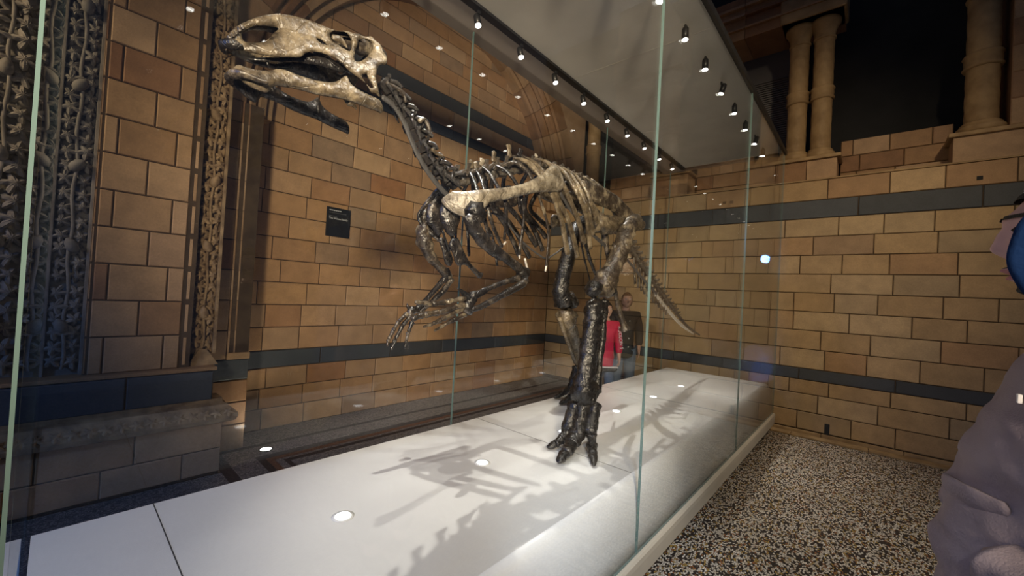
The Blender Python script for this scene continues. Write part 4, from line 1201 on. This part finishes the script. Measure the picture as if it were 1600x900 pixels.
def person(loc, rz, H, label, top, bottom, hair, hairmat, armpose=(0, 0), bun=False):
    root = empty('person', loc); root.rotation_euler = (0, 0, rz); tag(root, label, 'person')
    s = H / 1.7
    J = lambda x, y, z, r: (x * s, y * s, z * s, r * s)
    V = [J(0, 0, .93, .11), J(0, 0, 1.12, .11), J(0, .01, 1.32, .115), J(0, .01, 1.42, .055), J(0, -.005, 1.49, .05), J(0, -.01, 1.55, .05)]
    E = [(0, 1), (1, 2), (2, 3), (3, 4), (4, 5)]
    tips = []
    for sx, ap in zip((-1, 1), armpose):
        b = len(V)
        V += [J(sx * .17, .01, 1.37, .055), J(sx * .22, .02 - .05 * ap, 1.10, .042), J(sx * .21, -.03 - .20 * ap, .87 + .14 * ap, .030)]
        E += [(2, b), (b, b + 1), (b + 1, b + 2)]; tips.append(b + 2)
    for sx in (-1, 1):
        b = len(V)
        V += [J(sx * .09, 0, .86, .085), J(sx * .095, -.01, .48, .058), J(sx * .10, .02, .09, .042), J(sx * .10, -.06, .05, .04), J(sx * .10, -.17, .035, .03)]
        E += [(0, b), (b, b + 1), (b + 1, b + 2), (b + 2, b + 3), (b + 3, b + 4)]
    for t, sx in zip(tips, (-1, 1)): hand(V, E, t, (0, -.15, -1), (0, -1, 0) if sx > 0 else (0, -1, 0), s)
    me = skin_mesh('body', V, E)
    hv, hf = head_vf(.235 * s)
    bm = bmesh.new(); bm.from_mesh(me); n0 = len(bm.verts)
    nv = [bm.verts.new(Vector(v) + Vector((0, -.03 * s, 1.585 * s))) for v in hv]
    for f in hf:
        try: bm.faces.new([nv[i] for i in f])
        except ValueError: pass
    bmesh.ops.remove_doubles(bm, verts=bm.verts, dist=1e-5); bm.to_mesh(me); bm.free()
    link('body', me, M_skin, root, True)
    # clothes
    T_ = [J(0, 0, .70, .165), J(0, 0, .84, .160), J(0, 0, 1.02, .145), J(0, .005, 1.18, .142), J(0, .01, 1.33, .135), J(0, .01, 1.43, .075)]
    TE = [(0, 1), (1, 2), (2, 3), (3, 4), (4, 5)]
    for sx, ap in zip((-1, 1), armpose):
        b = len(T_)
        T_ += [J(sx * .17, .01, 1.37, .078), J(sx * .22, .02 - .05 * ap, 1.10, .066), J(sx * .212, -.02 - .17 * ap, .90 + .13 * ap, .052)]
        TE += [(4, b), (b, b + 1), (b + 1, b + 2)]
    jk = link('jacket', skin_mesh('jacket', T_, TE), top, root, True)
    L_ = [J(0, 0, .96, .125)]; LE = []
    for sx in (-1, 1):
        b = len(L_); L_ += [J(sx * .09, 0, .80, .105), J(sx * .095, -.01, .48, .078), J(sx * .10, .02, .12, .068)]
        LE += [(0, b), (b, b + 1), (b + 1, b + 2)]
    link('trousers', skin_mesh('trousers', L_, LE), bottom, root, True)
    for sx in (-1, 1):
        link('shoe', skin_mesh('shoe', [J(sx * .10, .05, .05, .05), J(sx * .10, -.06, .045, .05), J(sx * .10, -.17, .035, .042)], [(0, 1), (1, 2)]), M_blackcloth, root, True)
    # hair: cap over crown and back
    vs, fs = [], []; k = s
    rows, cols = 20, 40
    for j in range(rows + 1):
        e = 90 - (150 * j / rows)
        for i in range(cols):
            a = -180 + 360 * i / cols
            lim = (34 if abs(a) < 55 else (34 - (abs(a) - 55) * 1.9 if abs(a) < 85 else -40))
            ee = max(e, lim); ce, se = math.cos(R(ee)), math.sin(R(ee)); b_ = 1.09 + .02 * noise.noise(Vector((a * .1, ee * .1, 1)))
            vs.append((.076 * ce * math.sin(R(a)) * b_ * k, (-.094 * ce * math.cos(R(a)) * b_ - .03) * k, (.117 * se * b_ + 1.585) * k))
    for j in range(rows):
        for i in range(cols): fs.append((j * cols + i, j * cols + (i + 1) % cols, (j + 1) * cols + (i + 1) % cols, (j + 1) * cols + i))
    link('hair', mesh('hair', vs, fs), hairmat, root, True)
    for sx in (-1, 1):
        e_ = lathe('eye', [(.001, -.011 * s), (.008 * s, -.007 * s), (.011 * s, 0), (.008 * s, .007 * s), (.001, .011 * s)], M_eye, root, 12); e_.location = (sx * .031 * s, -.110 * s, 1.603 * s)
        i_ = lathe('iris', [(.001, -.0055 * s), (.0055 * s, 0), (.001, .0055 * s)], M_iris, e_, 10); i_.location = (0, -.009 * s, 0)
    return root


pa = person((-2.775, 5.78, 0), R(38), 1.72, 'adult in a black buttoned coat standing behind the glass case', M_blackcloth, M_jeans, None, M_hair_brown, (0, 0))
kid = person((-2.73, 5.08, 0), R(48), 1.56, 'child in a red jacket with white lettering behind the dinosaur leg', M_red, M_jeans, None, M_hair_dark, (0, .2))
for k in range(4):
    b_ = lathe('button', [(.010, 0), (.010, .004), (.002, .005)], M_whitetrim, pa, 10); b_.location = (.03, -.150 + .004 * k, 1.30 - k * .13); b_.rotation_euler = (R(90), 0, 0)
text('jacket_lettering', 'RUOLON S', .062, (.135, -.115, 1.24), (R(90), R(82), R(-30)), M_whitetrim, kid, .002)
box('jacket_hem', -.155, .155, -.150, .145, .62, .69, M_blackcloth, kid, .045)
box('hem_stripe', -.157, .157, -.153, .147, .675, .692, M_whitetrim, kid, .006)

# man at the right edge, in profile, looking at the skeleton
mn = empty('person', (.314, 1.36, 0)); tag(mn, 'bearded man in mauve fleece and blue hood, in profile at right edge', 'person')
HZ = 1.775
# continuous body: head, neck, torso, arms with hands, legs
J2 = [(0, 0, .95, .12), (0, 0, 1.15, .12), (.01, 0, 1.38, .12), (.02, 0, 1.50, .06), (.01, 0, 1.58, .055), (0, 0, 1.66, .055)]
E2 = [(0, 1), (1, 2), (2, 3), (3, 4), (4, 5)]
for sy, el, wrp in ((-1, (.03, -.27, 1.16), (-.06, -.10, 1.10)), (1, (.03, .27, 1.16), (-.06, .10, 1.10))):
    b = len(J2); J2 += [(.02, sy * .19, 1.44, .055), (*el, .042), (*wrp, .03)]; E2 += [(2, b), (b, b + 1), (b + 1, b + 2)]
    hand(J2, E2, b + 2, (-.2, -sy * .6, -.6), (0, 0, -1))
for sy in (-1, 1):
    b = len(J2); J2 += [(0, sy * .10, .88, .09), (-.01, sy * .10, .5, .06), (.02, sy * .10, .09, .042), (-.07, sy * .10, .05, .04), (-.18, sy * .10, .035, .03)]
    E2 += [(0, b), (b, b + 1), (b + 1, b + 2), (b + 2, b + 3), (b + 3, b + 4)]
me = skin_mesh('body', J2, E2)
hv, hf = head_vf(.25, True, 90, 120)
bm = bmesh.new(); bm.from_mesh(me)
RH = Matrix.Rotation(R(-90), 4, 'Z')
nv = [bm.verts.new(RH @ Vector(v) + Vector((.0, 0, HZ))) for v in hv]
for f in hf:
    try: bm.faces.new([nv[i] for i in f])
    except ValueError: pass
bmesh.ops.remove_doubles(bm, verts=bm.verts, dist=1e-5); bm.to_mesh(me); bm.free()
M_face = noisy('face_skin', (.62, .37, .32), (.72, .46, .40), 16, .48, .12, 180)
bo = link('body', me, M_face, mn, True)


def face_patch(name, cond, off, mat):
    """hair, beard, brow or lip patch that follows the head surface"""
    vs, fs, idx = [], [], {}
    cols = 120
    cen = Vector((0, 0, HZ))
    for f in hf:
        if all(cond(*hv_a[i]) for i in f):
            q = []
            for i in f:
                if i not in idx:
                    idx[i] = len(vs); p_ = RH @ Vector(hv[i]); nrm = p_.normalized()
                    vs.append(p_ + nrm * (off * (1 + .3 * noise.noise(p_ * 60))) + cen)
                q.append(idx[i])
            if len(set(q)) >= 3: fs.append(tuple(q))
    return link(name, mesh(name, vs, fs), mat, mn, True)


hv_a = []
for j in range(91):
    for i in range(120): hv_a.append((-90 + 180 * j / 90, -180 + 360 * i / 120))
face_patch('beard', lambda e, a: abs(a) < 100 and (-80 < e < -47 or (-30 < e < -24.5 and abs(a) < 30) or (30 < abs(a) and -60 < e < -30)), .004, M_hair_dark)
face_patch('lips', lambda e, a: abs(a) < 17 and -44 < e < -28, .0012, M_lip)
face_patch('eyebrow', lambda e, a: 8 < a < 42 and 19 < e < 25, .004, M_hair_dark)
face_patch('eyebrow', lambda e, a: 8 < -a < 42 and 19 < e < 25, .004, M_hair_dark)
face_patch('hair', lambda e, a: e > 36 or (abs(a) > 60 and e > -5), .012, M_hair_dark)
for sy in (-1, 1):
    e_ = lathe('eye', [(.001, -.0125), (.009, -.008), (.0125, 0), (.009, .008), (.001, .0125)], M_eye, mn, 16); e_.location = (-.0795, sy * .034, HZ + .019)
    i_ = lathe('iris', [(.001, -.0065), (.0065, 0), (.001, .0065)], M_iris, e_, 12); i_.location = (-.0095, 0, 0)


def cowl(name, cen, rad, z0, z1, near, far, mat, thick=.006, rows=36, cols=56):
    """hood wrapped round the head: open at the front along near(z) / far(z), closed at the back"""
    vs, fs = [], []
    for j in range(rows + 1):
        z = z0 + (z1 - z0) * j / rows; k = math.sqrt(max(.02, 1 - (z / rad[2]) ** 2))
        rx, ry = rad[0] * k, rad[1] * k
        pn = math.acos(max(-.985, min(.985, near(z) / rx)))
        pf = math.acos(max(-.985, min(.985, far(z) / rx)))
        for i in range(cols + 1):
            ph = -pn + (pn + pf) * i / cols
            p_ = Vector((rx * math.cos(ph), ry * math.sin(ph), z))
            p_ += Vector((p_.x, p_.y, 0)) * .05 * noise.noise(p_ * 16)
            vs.append(p_ + Vector(cen))
    n = cols + 1
    for j in range(rows):
        for i in range(cols): fs.append((j * n + i, j * n + i + 1, (j + 1) * n + i + 1, (j + 1) * n + i))
    o = link(name, mesh(name, vs, fs), mat, mn, True)
    md = o.modifiers.new('t', 'SOLIDIFY'); md.thickness = thick
    return o


cowl('snood', (0, 0, HZ - .015), (.19, .104, .160), -.150, .125, lambda z: -.108 + 4.0 * (z + .02) ** 2, lambda z: -.055 + 2 * (z + .02) ** 2, M_navy)
cowl('hood', (0, 0, HZ + .004), (.205, .116, .172), .070, .170, lambda z: -.075 + .5 * (z - .07), lambda z: -.06, M_greyhood)
# fleece: torso sections and sleeves, with soft folds
SEC = [(1.56, .01, .060, .085), (1.52, .01, .080, .14), (1.478, .0, .086, .19), (1.40, .0, .115, .215), (1.33, .0, .142, .22), (1.25, .0, .166, .225), (1.17, .0, .178, .228), (1.10, .0, .184, .23), (1.0, .0, .180, .23), (.90, .0, .172, .228), (.82, .0, .165, .22), (.80, .0, .150, .21)]
vs, fs = [], []; SG = 72
secs = cr(SEC, 7)
for (z, cx, rx, ry) in secs:
    for i in range(SG):
        a = 2 * PI * i / SG
        q = Vector((cx + rx * math.cos(a), ry * math.sin(a), z))
        f = .016 * noise.noise(Vector((q.x * 7, q.y * 7, q.z * 13))) + .007 * noise.noise(Vector((q.x * 18, q.y * 18, q.z * 34 + q.x * 20)))
        fl = 1 + f / max(.05, rx) * min(1, (1.54 - z) * 8 if z > 1.45 else 1)
        vs.append((cx + rx * math.cos(a) * fl, ry * math.sin(a) * fl, z))
for j in range(len(secs) - 1):
    for i in range(SG): fs.append((j * SG + i, j * SG + (i + 1) % SG, (j + 1) * SG + (i + 1) % SG, (j + 1) * SG + i))
link('fleece', mesh('fleece', vs, fs), M_mauve, mn, True)
for sy in (-1, 1):
    t_ = tube('sleeve', [(.03, sy * .17, 1.46), (.045, sy * .235, 1.36), (.04, sy * .275, 1.20), (.02, sy * .275, 1.13), (-.06, sy * .225, 1.12), (-.115, sy * .17, 1.15)], [.075, .085, .078, .078, .066, .055], M_mauve, mn, n=10, seg=36, jit=.10)
# pocket flap and chest mark
tube('pocket_flap', [(-.110, -.165, 1.250), (-.145, -.11, 1.238), (-.164, -.03, 1.228), (-.165, .03, 1.225)], [.014, .024, .026, .018], M_mauve, mn, n=6, seg=16, flat=.45, flatdir=(1, 0, .3), jit=.08)
box('chest_mark', -.094, -.088, -.125, -.112, 1.445, 1.462, M_whitetrim, mn, .001)
L2 = [(0, 0, .90, .14)]; LE2 = []
for sy in (-1, 1):
    b = len(L2); L2 += [(0, sy * .10, .80, .105), (-.01, sy * .10, .5, .08), (.02, sy * .10, .12, .07)]; LE2 += [(0, b), (b, b + 1), (b + 1, b + 2)]
link('trousers', skin_mesh('trousers', L2, LE2), M_blackcloth, mn, True)
for sy in (-1, 1): link('shoe', skin_mesh('shoe', [(.05, sy * .10, .055, .052), (-.06, sy * .10, .05, .052), (-.18, sy * .10, .045, .045)], [(0, 1), (1, 2)]), M_blackcloth, mn, True)
